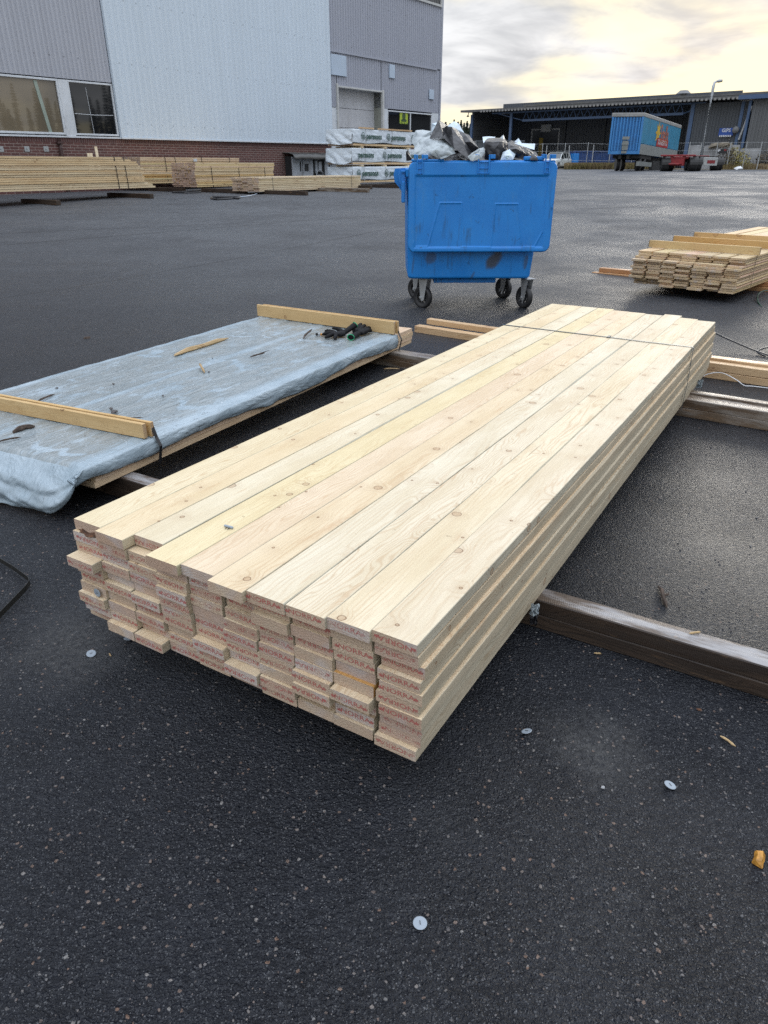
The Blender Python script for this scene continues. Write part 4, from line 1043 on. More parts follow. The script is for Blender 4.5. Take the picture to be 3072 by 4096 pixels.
# top window strip near the corner
tz = wsz(1745, 26)[1]-SL*(sE3-20*WS)
b = MB(); wbox(b, sE2+.5, S1-.1, tz, tz+.09, .05, .12); wbox(b, sE2+.5, S1-.1, tz+.9, tz+.98, .05, .12); wbox(b, S1-.2, S1-.1, tz+.09, tz+.9, .05, .12); 
f_ = b.build('window_frame', M['trim2'], bl_)
def glassmat(name, base, rough=.03, noise_=None):
    t = NT(name)
    if noise_:
        t.base(t.mix(t.mr(t.noise(t.scalev(t.obj, (1, 1, .5)), .9, 3), .3, .7), base, noise_))
    else: t.base(base)
    t.rough(rough); t.b.inputs['Specular IOR Level'].default_value = .5; t.b.inputs['Coat Weight'].default_value = .5; t.b.inputs['Coat Roughness'].default_value = .02
    t.bump(t.noise(t.obj, 1.2, 2), .05, .01); return t.m
M['glass_brown'] = glassmat('brown_backed_glass', (.19, .155, .105), .02, (.13, .11, .08))
M['glass_dark'] = glassmat('dark_glass', (.010, .011, .013), .03)
b = MB(); wbox(b, sE2+.5, S1-.2, tz+.09, tz+.9, .03, .06); b.build('pane', M['glass_dark'], f_)
# left window band
sa = wsz(246, 430)[0]; sa2 = wsz(283, 430)[0]
zt_, zb_ = ZC-.03, ZS+.06
def window(s0, s1, z0, z1, fr, mat, sill=True, bars=(), off=.03):
    b = MB(); wbox(b, s0, s1, z1-fr, z1, -.02, off); wbox(b, s0, s1, z0, z0+fr, -.02, off)
    wbox(b, s0, s0+fr, z0+fr, z1-fr, -.02, off); wbox(b, s1-fr, s1, z0+fr, z1-fr, -.02, off)
    for q in bars: wbox(b, q-.03, q+.03, z0+fr, z1-fr, -.02, off-.004)
    f = b.build('window', M['trim'], bl_, bevel=.006)
    edges = [s0+fr]+[x for q in bars for x in (q-.03, q+.03)]+[s1-fr]
    for i in range(0, len(edges), 2):
        g = MB(); wbox(g, edges[i], edges[i+1], z0+fr, z1-fr, -.05, -.025); g.build('pane', mat, f)
    return f
w1 = window(S0+.2, sa, zb_, zt_, .055, M['glass_brown'])
b = MB(); wbox(b, sa, sa2, zb_-.03, zt_+.0, 0, .035); b.build('pillar_trim', M['trim'], bl_)
w2 = window(sa2, sE1-.03, zb_, zt_, .05, M['glass_dark'])
w2['label'] = 'dark window crossed by two thin white lines'; w1['label'] = 'brown screened window'
b = MB(); sc_ = wsz(360, 430)[0]
b.tube([(sc_-.03, .02, zz(sc_, zt_-.15)), (sc_+.02, .02, zz(sc_, zb_+.05))], .006, 5); b.tube([(sa2+.1, .015, zz(sc_, zb_+.56)), (sc_+.1, .015, zz(sc_, zb_+.55)), (sE1-.12, .015, zz(sc_, zb_+.57))], .007, 5)
b.build('crossed_strips', M['trim'], w2)
b = MB(); s9 = wsz(190, 430)[0]; b.hexa([(s9-.08, .01, zb_+.06), (s9+.02, .01, zb_+.06), (s9+.02, .03, zb_+.06), (s9-.08, .03, zb_+.06)], [(s9-.28, .01, zt_-.06), (s9-.18, .01, zt_-.06), (s9-.18, .03, zt_-.06), (s9-.28, .03, zt_-.06)])
M['curt'] = simple('pale_green_post', (.30, .36, .31), .6); b.build('inner_post', M['curt'], w1)
# downpipe and metal plates on the brick
b = MB(); sp_ = wsz(240, 600)[0]; b.tube([(sp_, -.05, zz(sp_, ZS-.05)), (sp_, -.05, zz(sp_, 1.7)), (sp_+.0, -.06, zz(sp_, -.2))], .05, 10); b.box(sp_-.09, sp_+.09, -.1, 0, zz(sp_, ZS-.17), zz(sp_, ZS-.12))
M['pipe'] = simple('brown_pipe', (.06, .032, .03), .5); b.build('downpipe', M['pipe'], bl_)
for u_ in (3, 107, 184):
    s_, z_ = wsz(u_, 595); b = MB(); b.box(s_-.075, s_+.075, -.012, 0, z_-.075, z_+.065); b.lathe([(.0, -.03), (.018, -.03), (.02, -.013)], (s_, 0, z_), 'y', 10)
    b.build('metal_plate', M['galv'], bl_)
# roller door and its deep frame
b = MB(); n_ = 5; zb0 = 0.3; hgt = (doorT-zb0)/n_
dl = wsz(1346, 450)[0]
for k in range(n_): wbox(b, doorL-.05, doorR+.1, doorT-(k+1)*1.02*.72+.012, doorT-k*1.02*.72, -.42, -.38)
rd = b.build('overhead_door', M['dooru'], bl_, bevel=.008)
b = MB(); wbox(b, doorL-.09, doorL, -.2, doorT+.10, -.38, .10); wbox(b, doorR, doorR+.13, -.2, doorT+.06, -.0, .10); wbox(b, doorL, doorR, doorT-.03, doorT+.03, -.38, .085)
b.build('door_frame', M['trim2'], bl_, bevel=.005)
b = MB(); wbox(b, doorR, doorR+.05, -.2, doorT, -.38, -.001)
M['reveal'] = simple('door_reveal', (.27, .28, .245), .6, var=.05, dirt=(.2, .2, .17), dscale=1.2); b.build('door_reveal', M['reveal'], bl_)
for a5 in ((sE2+.02, doorL-.09, -.2, 3.33, -.1, .03), (doorR+.13, wsz(1549, 450)[0], ZS-.3, ZC-.01, -.1, .02), (wsz(1726, 480)[0], S1-.02, ZS-.3, ZC-.01, -.1, .02)):
    b = MB(); wbox(b, *a5); b.build('white_panel', M['trim'], bl_)
s_a, s_b, s_m = wsz(1549, 450)[0], wsz(1726, 480)[0], wsz(1641, 470)[0]
w3 = window(s_a, s_b, ZS-.3, ZC-.06, .05, M['glass_dark'], bars=(s_m,))
w3['label'] = 'shop window with a yellow-green poster'
# poster behind the glass edge: yellow green with dark ring emblem and lines
sp1, zp1 = wsz(1600, 450); sp2, zp2 = wsz(1632, 497)
pg = MB(); off_ = .012
pg.poly([(sp1, off_, zp2), (sp2, off_, zp2), (sp2, off_, zp1), (sp1, off_, zp1)])
M['poster'] = simple('poster_green', (.36, .47, .03), .5, var=.05)
pw = pg.build('poster', M['poster'], w3); pc_ = (sp1+sp2)/2; hh_ = zp1-zp2
em = MB(); em.lathe([(.0, 0), (.15, 0)], (pc_, off_-.004, zp1-hh_*.30), 'y', 20)
for k, (ww, zq) in enumerate(((.18, .60), (.26, .68), (.20, .76))): em.poly([(pc_-ww, off_-.004, zp1-hh_*zq-.02), (pc_+ww, off_-.004, zp1-hh_*zq-.02), (pc_+ww, off_-.004, zp1-hh_*zq+.02), (pc_-ww, off_-.004, zp1-hh_*zq+.02)])
for k in range(6): em.poly([(pc_-.4+.14*k, off_-.004, zp2), (pc_-.33+.14*k, off_-.004, zp2), (pc_-.33+.14*k, off_-.004, zp2+.09), (pc_-.40+.14*k, off_-.004, zp2+.05)])
M['dgreen'] = simple('dark_green_ink', (.03, .07, .02), .5); em.build('emblem', M['dgreen'], pw)
for (ua, va, ub, vb) in ((1317, 211, 1381, 308), (1553, 254, 1574, 315), (1713, 355, 1730, 399)):
    s1_, z1_ = wsz(ua, va); s2_, z2_ = wsz(ub, vb); b = MB(); b.box(s1_, s2_, -.085, -.03, z2_, z1_-.03); b.build('wall_panel', M['panel'], bl_, bevel=.01)

# ------------------------------------------------------------------ stacks along the wall
def wthing(name, label, cat, u, v, y, group=None):
    p = at(u, v, y); o = thing(name, label, cat, p, math.atan2(1, KF), group); return o, p
MF = [M['far_pine'], M['far_pine'], M['far_end']]; MR = [M['far_pine'], M['far_pine'], M['red_end']]
gl = 'strapped timber stacks along the brick wall'
def straps(root, xs, w_, h, r=.006, mat='strap', wd_=.02):
    for x in xs:
        b = MB(); b.band([(x+.03, -.006, 0), (x, -.006, h)], (1, 0, 0), wd_, .002); b.band([(x, -.006, h+.003), (x, w_+.004, h+.003)], (1, 0, 0), wd_, .002)
        b.build('strap', M[mat], root)
# B1 left
o, p = wthing('lumber_bundle', 'long timber stack at the left edge with stepped ragged ends, before the brick wall', 'lumber stack', 588, 751, 20.5, gl)
o.location = p-WA*5.9
def ex1(c_, l_, r):
    h = l_/15
    e = -.12*r.random()-(.55 if l_ > 13 else .34 if l_ > 12 else .14 if l_ > 10 else 0)+( .32 if l_ in (0, 1) else .12 if l_ == 2 else 0)
    return (r.uniform(-.02, .02), 1+e/5.9)
fill_bundle(o, 5.9, .18, .72/15, 6, 15, MF, 31, tg_=.86, yj=.016, extra=ex1); straps(o, [1.75, 1.80, 5.02, 5.30], 1.08, .72)
# B2 back
o, p = wthing('lumber_bundle', 'tall timber stack nearest the brick wall, behind the reddish-ended stack', 'lumber stack', 573, 735, 24, gl)
fill_bundle(o, 4.15, .175, .74/14, 6, 14, MF, 32, tg_=.86, yj=.016, tints=lambda c_, l_, r: ((.95, .72, .42) if l_ in (3, 4) else (1, .95-.08*r.random(), .90-.2*r.random()))); straps(o, [.95, 1.35, 2.45, 3.7], 1.05, .74)
b = MB(); b.box(2.1, 2.25, -.012, -.004, .62, .70); b.build('paper_tag', M['trim'], o)
# B3
o, p = wthing('lumber_bundle', 'square timber stack with reddish board ends, between the two other long stacks', 'lumber stack', 788, 749, 23, gl)
fill_bundle(o, 3.35, .15, .66/14, 7, 14, MR, 33, tg_=.86, yj=.016, jag=.03, tints=lambda c_, l_, r: ((.95, .78, .52) if l_ in (2, 6) else (1, .95-.08*r.random(), .88-.2*r.random()))); straps(o, [.62, 1.75, 2.9], 1.05, .66)
# B4 front low
o, p = wthing('lumber_bundle', 'low pale timber stack lying nearest the camera in front of the brick wall', 'lumber stack', 1037, 767, 21.5, gl)
fill_bundle(o, 4.7, .21, .365/8, 5, 8, MF, 34, tg_=.86, yj=.016, jag=.03, tints=lambda c_, l_, r: (1, 1-.05*r.random(), .97-.12*r.random())); straps(o, [.55, 4.2], 1.05, .365, mat='wire', wd_=.012)
# loose boards leaning on the brick behind the left stack
for k, (u0, v0, u1, v1, yy) in enumerate(((352, 612, 372, 690, 23.3), (362, 612, 384, 690, 23.35), (381, 586, 408, 690, 23.6))):
    a = at(u1, v1+40, yy-.15); c_ = at(u0+2, v0, yy+.2); d_ = (c_-a).normalized(); sd = WA
    b = MB(); wv = sd*.045; nv = d_.cross(sd).normalized()*.022
    b.hexa([a-wv, a+wv, a+wv+nv, a-wv+nv], [c_-wv, c_+wv, c_+wv+nv, c_-wv+nv])
    tag(b.build('plank', M['far_pine']), ['short pale plank leaning on the brick, left of the pair', 'short pale plank leaning on the brick, touching its twin', 'taller narrow plank leaning alone against the brick wall'][k], 'plank', 'planks leaning on the brick wall')
# dark bearers of these stacks
def wbear(u, v, y, ln, back, label, mat='old', w_=.12, h_=.11, hide=2.4):
    p = at(u, v, y); p.z = Gs(p.y)+.0; b = MB(); b.box(-back, ln, -w_/2, w_/2, 0, h_)
    o = b.build('bearer', M[mat], bevel=.004); o.location = p; o.rotation_euler = (0, 0, math.atan2(-KF, 1)+ .0); return tag(o, label, 'timber', 'dark timbers under the stacks by the wall')
wbear(225, 790, 17.7, .05, 1.4, 'dark timber end sticking out under the left edge stack, leftmost one')
wbear(602, 785, 19.6, .05, 1.7, 'long dark timber sticking out under the ragged ends of the left stack')
wbear(1222, 776, 20.9, .05, 1.5, 'dark timber under the middle of the low pale stack')
wbear(1468, 752, 22.6, .05, 1.9, 'brown split timber under the right end of the low pale stack', mat='wetgrey')
wbear(925, 757, 22.4, .6, 1.2, 'dark timber under the reddish-ended stack')
wbear(700, 745, 23.4, .4, 1.2, 'dark timber under the tall stack nearest the wall')
wbear(1640, 738, 25.6, .5, 2., 'dark timber under the wrapped packs by the grey door')
wbear(1455, 748, 25.2, .3, 1.6, 'dark timber under the near end of the wrapped packs')

# ------------------------------------------------------------------ wrapped packs
t = NT('pack_wrap'); nz = t.noise(t.obj, 2.5, 4, .6)
t.base(t.mix(t.mr(nz, .3, .7), (.58, .65, .71), (.66, .73, .79))); t.rough(.6); t.bump(t.noise(t.obj, 5., 5, .6, 1.5), .5, .03); M['wrap'] = t.m
M['logo'] = simple('dark_green_logo', (.03, .085, .065), .5)
gp = 'wrapped timber packs by the grey door'
PKL, PKW = 4.9, 1.1
def pack(k, label, dx, droop):
    base = at(1411, 738, 27); base.z = Gs(27)+.12+k*.575
    o = thing('wrapped_pack', label, 'timber pack', base+WA*dx, math.atan2(1, KF)-.04*(k == 0), gp)
    H = .50
    me = simple_board(PKL-.1, PKW/6*.97, .06, mats=MF)
    for c_ in range(6):
        bb = D.objects.new('board', me); C.objects.link(bb); bb.parent = o; bb.location = (.05, (c_+.5)*PKW/6, .012); bb.color = (1, .88, .75, 1)
    rs_ = k*11
    def skin(u, v):     # u around: near end (0..L) long front, v: bottom->top->over
        x = -.02+(PKL+.04)*u
        if v < .4:
            q = v/.4; z = .085+(H-.085)*q; y = -.012
            z0 = .085+.025*math.sin(x*3.+k)+.02*abs(math.sin(x*1.3))
            z = z0+(H-z0)*q
            wv = .018*math.sin(x*9+q*6+k)*(q*(1-q)*3)+.02*fbm(x*2.2, q*2.5+rs_, k)*math.sin(q*math.pi)
            y -= abs(wv)*.9
        elif v < .8:
            q = (v-.4)/.4; y = -.012+(PKW+.024)*q; z = H+.01+.006*fbm(x*2, y*3, k)
        else:
            q = (v-.8)/.2; y = PKW+.012; z = H-(H-.1)*q
        return x, y, z
    b = MB(); b.grid(skin, 110, 50)
    def endskin(u, v):   # hanging end flap with diagonal folds
        y = -.014+(PKW+.028)*u; zl = .07-droop*math.sin(u*math.pi*.9+.2)*(.6+.4*math.sin(u*5)); z = H+.006-(H-zl)*v
        fold = .035*abs(math.sin((u*3.2+v*2.1)*2.2+k))*v+.02*fbm(u*6, v*4, rs_)*v
        x = -.022-fold*1.3-.05*v*math.sin(u*math.pi)*(1+droop*4)
        return x, y, z
    b.grid(lambda u, v: endskin(1-u, v), 40, 36)
    wr = b.build('wrapping', M['wrap'], o, smooth=True, solid=.004)
    b = MB(); b.box(-.005, 0.0, 0.02, PKW-.02, .09, H-.02); b.build('pack_end', M['far_end'], o)
    for x in ((.72, 2.35, 4.0) if k else (.60, 1.85, 3.9)):
        b = MB(); b.band([(x, -.045, .0), (x, -.050, H), (x, -.02, H+.02)], (1, 0, 0), .015, .003); b.build('strap', M['galv'], o)
    offs = {2: (.42, 1.95, 3.55), 1: (-.02, 1.75, 3.3), 0: (.15, 1.75, 3.4)}[k]
    for j, x in enumerate(offs):
        b = MB(); cz = .30
        if not (k == 1 and j == 0):
            for r_ in (.098, .066, .034):
                n_ = 28
                for q in range(n_):
                    a0, a1 = 2*math.pi*q/n_, 2*math.pi*(q+1)/n_
                    if r_ == .066 and q in (5, 6, 7, 8): continue
                    if r_ == .098 and q in (18, 19): continue
                    rr0, rr1 = r_, r_-.017
                    b.poly([(x+.14+rr0*math.cos(a0)*1.15, -.052, cz+rr0*math.sin(a0)*1.25), (x+.14+rr0*math.cos(a1)*1.15, -.052, cz+rr0*math.sin(a1)*1.25), (x+.14+rr1*math.cos(a1)*1.15, -.052, cz+rr1*math.sin(a1)*1.25), (x+.14+rr1*math.cos(a0)*1.15, -.052, cz+rr1*math.sin(a0)*1.25)])
        tv_, tf_ = text_mesh('perssons', .245, sx=1.05, bold=.009)
        add_raw(b, tv_, tf_, frame_M((x+.78, -.058, cz), (1, 0, 0), (0, 0, 1)))
        b.build('logo', M['logo'], wr)
    return o
pk0 = pack(0, 'lowest of the three white wrapped timber packs by the grey door', .0, .0)
pk1 = pack(1, 'middle one of the three white wrapped timber packs, its end film sagging', -.02, .08)
pk2 = pack(2, 'topmost of the three white wrapped timber packs, with battens on top', .02, .05)
for k in (1, 2):
    for j, x in enumerate((.5, 1.9, 3.4)):
        b = MB(); b.box(0, .09, 0, PKW+.06, 0, .055); q = b.build('spacer_batten', [M['far_pine'], M['far_end']]); base = at(1411, 738, 27); base.z = Gs(27)+.12+k*.575-.060
        q.location = base+WA*x+WN*.05; q.rotation_euler = (0, 0, math.atan2(1, KF)); tag(q, '%s spacer under the %s wrapped pack' % (['near end', 'middle', 'far end'][j], ['', 'middle', 'topmost'][k]), 'batten', 'spacers between the wrapped packs')
base = at(1411, 522, 27)
for j, (x, ln) in enumerate(((.42, .80), (1.55, .95), (2.55, 1.1))):
    b = MB(); b.box(0, ln, -.01, .07, 0, .045); q = b.build('top_batten', M['fresh']); q.location = pk2.location+WA*x+WN*.03+Vector((0, 0, .53)); q.rotation_euler = (0, 0, math.atan2(1, KF)); tag(q, ['left', 'middle', 'right'][j]+' one of the pinkish battens lying on top of the wrapped packs', 'batten', 'battens on top of the wrapped packs')

# ------------------------------------------------------------------ electrical cabinet with dark tarp roof
pc = at(1171, 700, 31.0); cz0 = Gs(31); ctop = at(1240, 625, 31.3).z
cab = thing('equipment_cabinet', 'grey metal cabinet with open middle bay and dark tarp roof by the brick wall', 'cabinet', (pc.x, pc.y, cz0), math.atan2(1, KF))
H = ctop-cz0; CLN = 3.0
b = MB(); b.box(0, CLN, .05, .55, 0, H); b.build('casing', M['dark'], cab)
M['cabg'] = simple('cabinet_grey', (.36, .39, .42), .5, var=.08, dirt=(.16, .15, .14), dscale=3, damt=.6)
for k, (x0, x1) in enumerate(((.0, .62), (.64, 1.28), (2.02, 2.45), (2.47, 3.0))):
    b = MB(); b.box(x0+.01, x1-.01, -.0, .045, .05, H-.02); q = b.build('door', M['cabg'], cab, bevel=.008)
    if k == 0 or k == 2:
        h = MB(); h.box(x1-.16, x1-.12, -.03, -.001, H*.45, H*.8); h.build('handle', M['dark'], q)
    if k == 1:
        h = MB(); h.box(x0+.10, x0+.32, -.02, -.001, H*.45, H*.72); h.build('vent', M['dark'], q)
b = MB(); b.box(1.42, 1.55, .0, .045, H*.35, H*.85); b.box(1.62, 1.8, -.01, .04, H*.42, H*.8); b.box(1.45, 1.85, 0.0, .045, .04, H*.3)
b.tube([(1.4, .0, H*.1), (1.45, -.03, H*.4), (1.6, -.04, H*.5), (1.85, -.02, H*.38), (1.9, .0, H*.1)], .02, 6); b.build('fittings', M['cabg'], cab)
def tr_(u, v): return (-.12+(CLN+.24)*u, -.28+.85*v, H+.06+.10*v+.025*fbm(u*6, v*4, 2)-(.16*(1-v/.12) if v < .12 else 0))
b = MB(); b.grid(tr_, 50, 16); M['dtarp'] = simple('dark_tarp', (.055, .055, .052), .35, bump=.5, bs=12); b.build('tarp_roof', M['dtarp'], cab, smooth=True, solid=.02)

# ------------------------------------------------------------------ warehouse with open canopy
HA = at(1885, 448, 95); HB = at(3072, 396, 75)
HD = Vector((HB.x-HA.x, HB.y-HA.y, 0)).normalized(); HN = Vector((HD.y, -HD.x, 0))   # HN towards camera
hz0 = 1.0; HEV = 6.8
hall = thing('warehouse', 'long dark warehouse with an open canopy, roof truss and white-framed doorway', 'building', (HA.x, HA.y, 0), math.atan2(HD.y, HD.x))
# local: x along, y inwards (away), z up
def onh(u, v, depth=0.0):
    d_ = ray(u, v); o_ = Vector((HA.x, HA.y, 0))-HN*depth
    n_ = HN; t_ = (o_-Vector((0, 0, CH))).dot(n_)/d_.dot(n_); p = Vector((0, 0, CH))+d_*t_
    q = p-Vector((HA.x, HA.y, 0)); return q.dot(HD), p.z
M['hdark'] = sheetmat('dark_cladding', (.085, .095, .112), (.068, .075, .09))
M['hdark2'] = sheetmat('dark_cladding_greyer', (.080, .088, .098), (.062, .068, .076))  # greyer cladding colour for the right front wall and wall posts
M['hgrey'] = sheetmat('light_end_wall', (.13, .135, .14), (.10, .105, .11))
M['hblue'] = simple('blue_steel', (.055, .10, .19), .5, var=.1)
M['roofm'] = simple('roof_edge', (.10, .10, .10), .6, var=.2, dirt=(.09, .10, .05), dscale=.6)
M['whitef'] = simple('white_frame', (.42, .43, .43), .5); M['troof_'] = simple('eave_edge', (.24, .235, .225), .6)
DEP = 9.0; xR = onh(2755, 500)[0]; HL = 60.
def hcorr(b, x0, x1, y, z0, z1, pitch=.3, dp=.04):
    x = x0; pts = []
    while x < x1: pts += [(x, y), (x+pitch*.4, y), (x+pitch*.5, y-dp), (x+pitch*.9, y-dp)]; x += pitch
    base = len(b.v)
    for (px, py) in pts: b.v.append((px, py, z0)); b.v.append((px, py, z1))
    for i in range(len(pts)-1):
        a = base+2*i; b.f.append((a, a+2, a+3, a+1)); b.m.append(0)
dx0, dzt = onh(2132, 522, DEP); dx1, _ = onh(2236, 522, DEP)
b = MB(); hcorr(b, -1, dx0, DEP, 0, 8.2); hcorr(b, dx1, xR+2, DEP, 0, 8.2); hcorr(b, dx0, dx1, DEP, dzt, 8.2); b.build('back_wall', M['hdark'], hall)
b = MB(); b.box(-.05, .25, .3, DEP, 0, 7.0)
for k in range(4): b.box(-.06, .35, .3, DEP, 1.0+k*1.7, 1.12+k*1.7)
b.build('end_wall', M['hgrey'], hall)
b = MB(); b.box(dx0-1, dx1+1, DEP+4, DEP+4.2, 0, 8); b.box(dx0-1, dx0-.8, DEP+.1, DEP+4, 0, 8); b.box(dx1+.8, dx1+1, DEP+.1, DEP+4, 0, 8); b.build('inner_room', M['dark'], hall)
b = MB(); f = .16; b.box(dx0-f, dx0, DEP-.08, DEP+.02, .6, dzt+f); b.box(dx1, dx1+f, DEP-.08, DEP+.02, .6, dzt+f); b.box(dx0, dx1, DEP-.08, DEP+.02, dzt, dzt+f); b.build('doorway_frame', M['whitef'], hall)
b = MB(); xx, zz2 = onh(2166, 552, DEP+1); b.box(xx-.25, xx+.25, DEP+.9, DEP+1, .6, zz2); M['yel'] = simple('yellow_post', (.32, .22, .02), .5); b.build('yellow_post', M['yel'], hall)
b = MB(); xx, zz2 = onh(2186, 511, DEP-.3); b.box(xx-.65, xx+.65, DEP-.5, DEP-.1, zz2-.45, zz2+.35); b.build('lamp_box', M['whitef'], hall, bevel=.02)
# front wall of the right part
xS, _ = onh(3005, 500)
b = MB(); hcorr(b, xR, xS, .0, 0, 6.6, .28, .05); b.build('front_wall', M['hdark2'], hall)
b = MB(); hcorr(b, xS, HL, -.6, 0, 6.9, .30, .05); b.box(xS-.02, xS, -.6, 0, 0, 6.9); b.build('front_wall', M['hgrey'], hall)['label'] = 'lighter corrugated wall at the right edge'
b = MB(); b.box(xR-.1, xR, .0, DEP, 0, 6.6); b.build('side_wall', M['hdark'], hall)
# roof with corrugated eave
b = MB(); b.hexa([(-.7, -1.2, HEV), (HL, -1.2, HEV), (HL, DEP+.3, HEV+.4), (-.7, DEP+.3, HEV+.4)], [(-.7, -1.2, HEV+.22), (HL, -1.2, HEV+.22), (HL, DEP+.3, HEV+.62), (-.7, DEP+.3, HEV+.62)]); b.box(6, HL, 1.5, 30, HEV+.45, HEV+.62); b.build('roof', M['roofm'], hall)
b = MB(); x = 2.0; xe = onh(2966, 410)[0]
while x < xe: b.box(x, x+.22, -1.26, -1.205, HEV-.08, HEV+.10); x += .40
b.build('eave_sheet', M['troof_'], hall)
b = MB(); b.box(xe, HL, -1.3, -1.0, HEV-.12, HEV+.24); b.build('fascia', M['hblue'], hall)
# truss
xt0 = onh(2090, 475)[0]; xt1 = onh(2732, 458)[0]; ztb = HEV-1.0
b = MB(); b.box(xt0, xt1, .0, .16, ztb-.12, ztb+.10); b.box(xt0-4, xt1+2, .0, .14, HEV-.24, HEV-.10)
n_ = 22; 
for i in range(n_):
    xa = xt0+(xt1-xt0)*i/n_; xm = xt0+(xt1-xt0)*(i+.5)/n_; xb = xt0+(xt1-xt0)*(i+1)/n_
    b.tube([(xa, .08, ztb), (xm, .08, HEV-.15)], .035, 5); b.tube([(xm, .08, HEV-.15), (xb, .08, ztb)], .035, 5)
b.tube([(xt0, .08, ztb), (xt0-3.5, .08, HEV-.15)], .06, 5); b.tube([(xt1, .08, ztb), (xt1+2.5, .08, HEV-.15)], .06, 5)
b.build('roof_truss', M['hblue'], hall)
for u_, vt, vb, wd_, mt in ((1890, 452, 600, .30, 'hblue'), (2047, 456, 620, .30, 'hblue'), (2770, 452, 650, .34, 'hblue'), (2975, 415, 640, .28, 'hblue'), (3010, 412, 600, .22, 'hblue')):
    x_, _ = onh(u_, vt); b = MB(); b.box(x_-wd_/2, x_+wd_/2, -.12-.6*(u_ > 3000), .10-.3*(u_ > 3000), 0, HEV-.2); b.build('column', M[mt], hall)
for u_ in (2125-10, 2258, 2416): 
    x_, _ = onh(u_, 550, DEP); b = MB(); b.box(x_-.12, x_+.12, DEP-.2, DEP-.06, 0, 7.0); b.build('wall_post', M['hdark2'], hall)
xa, za = onh(3014, 425); xb, zb2 = onh(2958, 560); b = MB(); b.tube([(xa, -.5, za), (xb, -.3, zb2)], .09, 6); b.build('brace', M['whitef'], hall)
x1_, z1_ = onh(2880, 513); x2_, z2_ = onh(2932, 543)
b = MB(); b.box(x1_, x2_, -.16, -.10, z2_, z1_); M['sblue'] = simple('sign_blue', (.02, .07, .30), .45, var=.05); sg = b.build('sign', M['sblue'], hall, bevel=.02)
b = MB(); tv_, tf_ = text_mesh('GIPS', .42, bold=.008); add_raw(b, tv_, tf_, frame_M(((x1_+x2_)/2, -.17, (z1_+z2_)/2+.12), (1, 0, 0), (0, 0, 1)))
tv_, tf_ = text_mesh('Jarl-Gips', .26, bold=.006)
for k in range(7): b.poly([((x1_+x2_)/2-.55+k*.16, -.17, (z1_+z2_)/2-.42), ((x1_+x2_)/2-.44+k*.16, -.17, (z1_+z2_)/2-.42), ((x1_+x2_)/2-.44+k*.16, -.17, (z1_+z2_)/2-.27), ((x1_+x2_)/2-.55+k*.16, -.17, (z1_+z2_)/2-.27)])
M['wht'] = simple('white_paint', (.62, .64, .66), .5); M['skipg_'] = simple('fan_steel', (.16, .165, .17), .5); b.build('sign_lettering', M['wht'], sg)
x_, z_ = onh(2946, 520); b = MB(); b.lathe([(0, -.45), (.28, -.42), (.32, -.25), (.22, -.05), (.2, .02)], (x_, 0, z_), 'y', 16); b.build('fan_outlet', M['skipg_'], hall, smooth=True)
x_, z_ = onh(1878, 466); b = MB(); b.tube([(x_+.8, -.2, z_+.5), (x_+.1, -.3, z_+.45), (x_, -.35, z_+.1)], .05, 6); b.lathe([(0, .15), (.2, 0), (0, -.1)], (x_, -.35, z_), 'z', 10); b.build('wall_lamp', M['galv'], hall)
x_, z_ = onh(2688, 408); b = MB(); z_ = HEV+.62
b.lathe([(.3, z_), (.3, z_+.25), (.75, z_+.3), (.4, z_+.6), (0, z_+.62)], (x_, 3., 0), 'z', 12); b.build('roof_vent', M['skipg_'], hall)

# ------------------------------------------------------------------ yard beyond the fence
gsh = MB()
def strip(name, mat, pts, lift=.004, kind='structure'):
    b = MB(); n_ = 40
    (xa0, ya0, xb0, yb0), (xa1, ya1, xb1, yb1) = pts
    def f(u, v):
        x = (xa0+(xa1-xa0)*u)*(1-v)+(xb0+(xb1-xb0)*u)*v; y = (ya0+(ya1-ya0)*u)*(1-v)+(yb0+(yb1-yb0)*u)*v
        return x, y, Gs(y)+lift
    b.grid(f, n_, 10); o = b.build(name, mat, smooth=True); o['kind'] = kind; return o
M['verge'] = simple('gravel_verge', (.16, .135, .095), .9, var=.35, vs=.8, dirt=(.09, .075, .04), dscale=1.2)
pa = at(2150, 676, 76); pb = at(3200, 684, 58)
strip('verge', M['verge'], ((pa.x, pa.y, pa.x+6, pa.y+14), (pb.x+6, pb.y, pb.x+12, pb.y+10)), lift=.02)
# dry grass: blades over the verge
def grass(name, label, n, area, hmin, hmax, col, seed):
    rg = random.Random(seed); b = MB()
    for _ in range(n):
        u_, y = area(rg); x = (u_-1536)/3150*y; z = Gs(y); h = rg.uniform(hmin, hmax); a = rg.uniform(0, 3.14); w_ = rg.uniform(.03, .07); lx_, ly_ = rg.uniform(-.3, .3)*h, rg.uniform(-.3, .3)*h
        ca, sa = math.cos(a)*w_, math.sin(a)*w_
        b.v += [(x-ca, y-sa, z), (x+ca, y+sa, z), (x+lx_*.5+ca*.6, y+ly_*.5+sa*.6, z+h*.6), (x+lx_, y+ly_, z+h), (x+lx_*.5-ca*.6, y+ly_*.5-sa*.6, z+h*.6)]
        k = len(b.v)-5; b.f.append((k, k+1, k+2, k+3, k+4)); b.m.append(0)
    o = b.build(name, col); return tag(o, label, 'grass', kind='stuff')
t = NT('dry_grass'); nz = t.noise(t.obj, 1.3, 4, .6); nz2 = t.noise(t.obj, .25, 2)
t.base(t.mix(t.mr(nz, .3, .7), (.13, .09, .045), t.mix(t.mr(nz2, .4, .6), (.30, .22, .12), (.20, .17, .06)))); t.rough(.9); M['drygrass'] = t.m
grass('dry_grass', 'strip of dry yellow-brown grass along the wire fence', 15000, lambda r: (r.uniform(2262, 2700), r.uniform(71, 76)), .25, .62, M['drygrass'], 1)
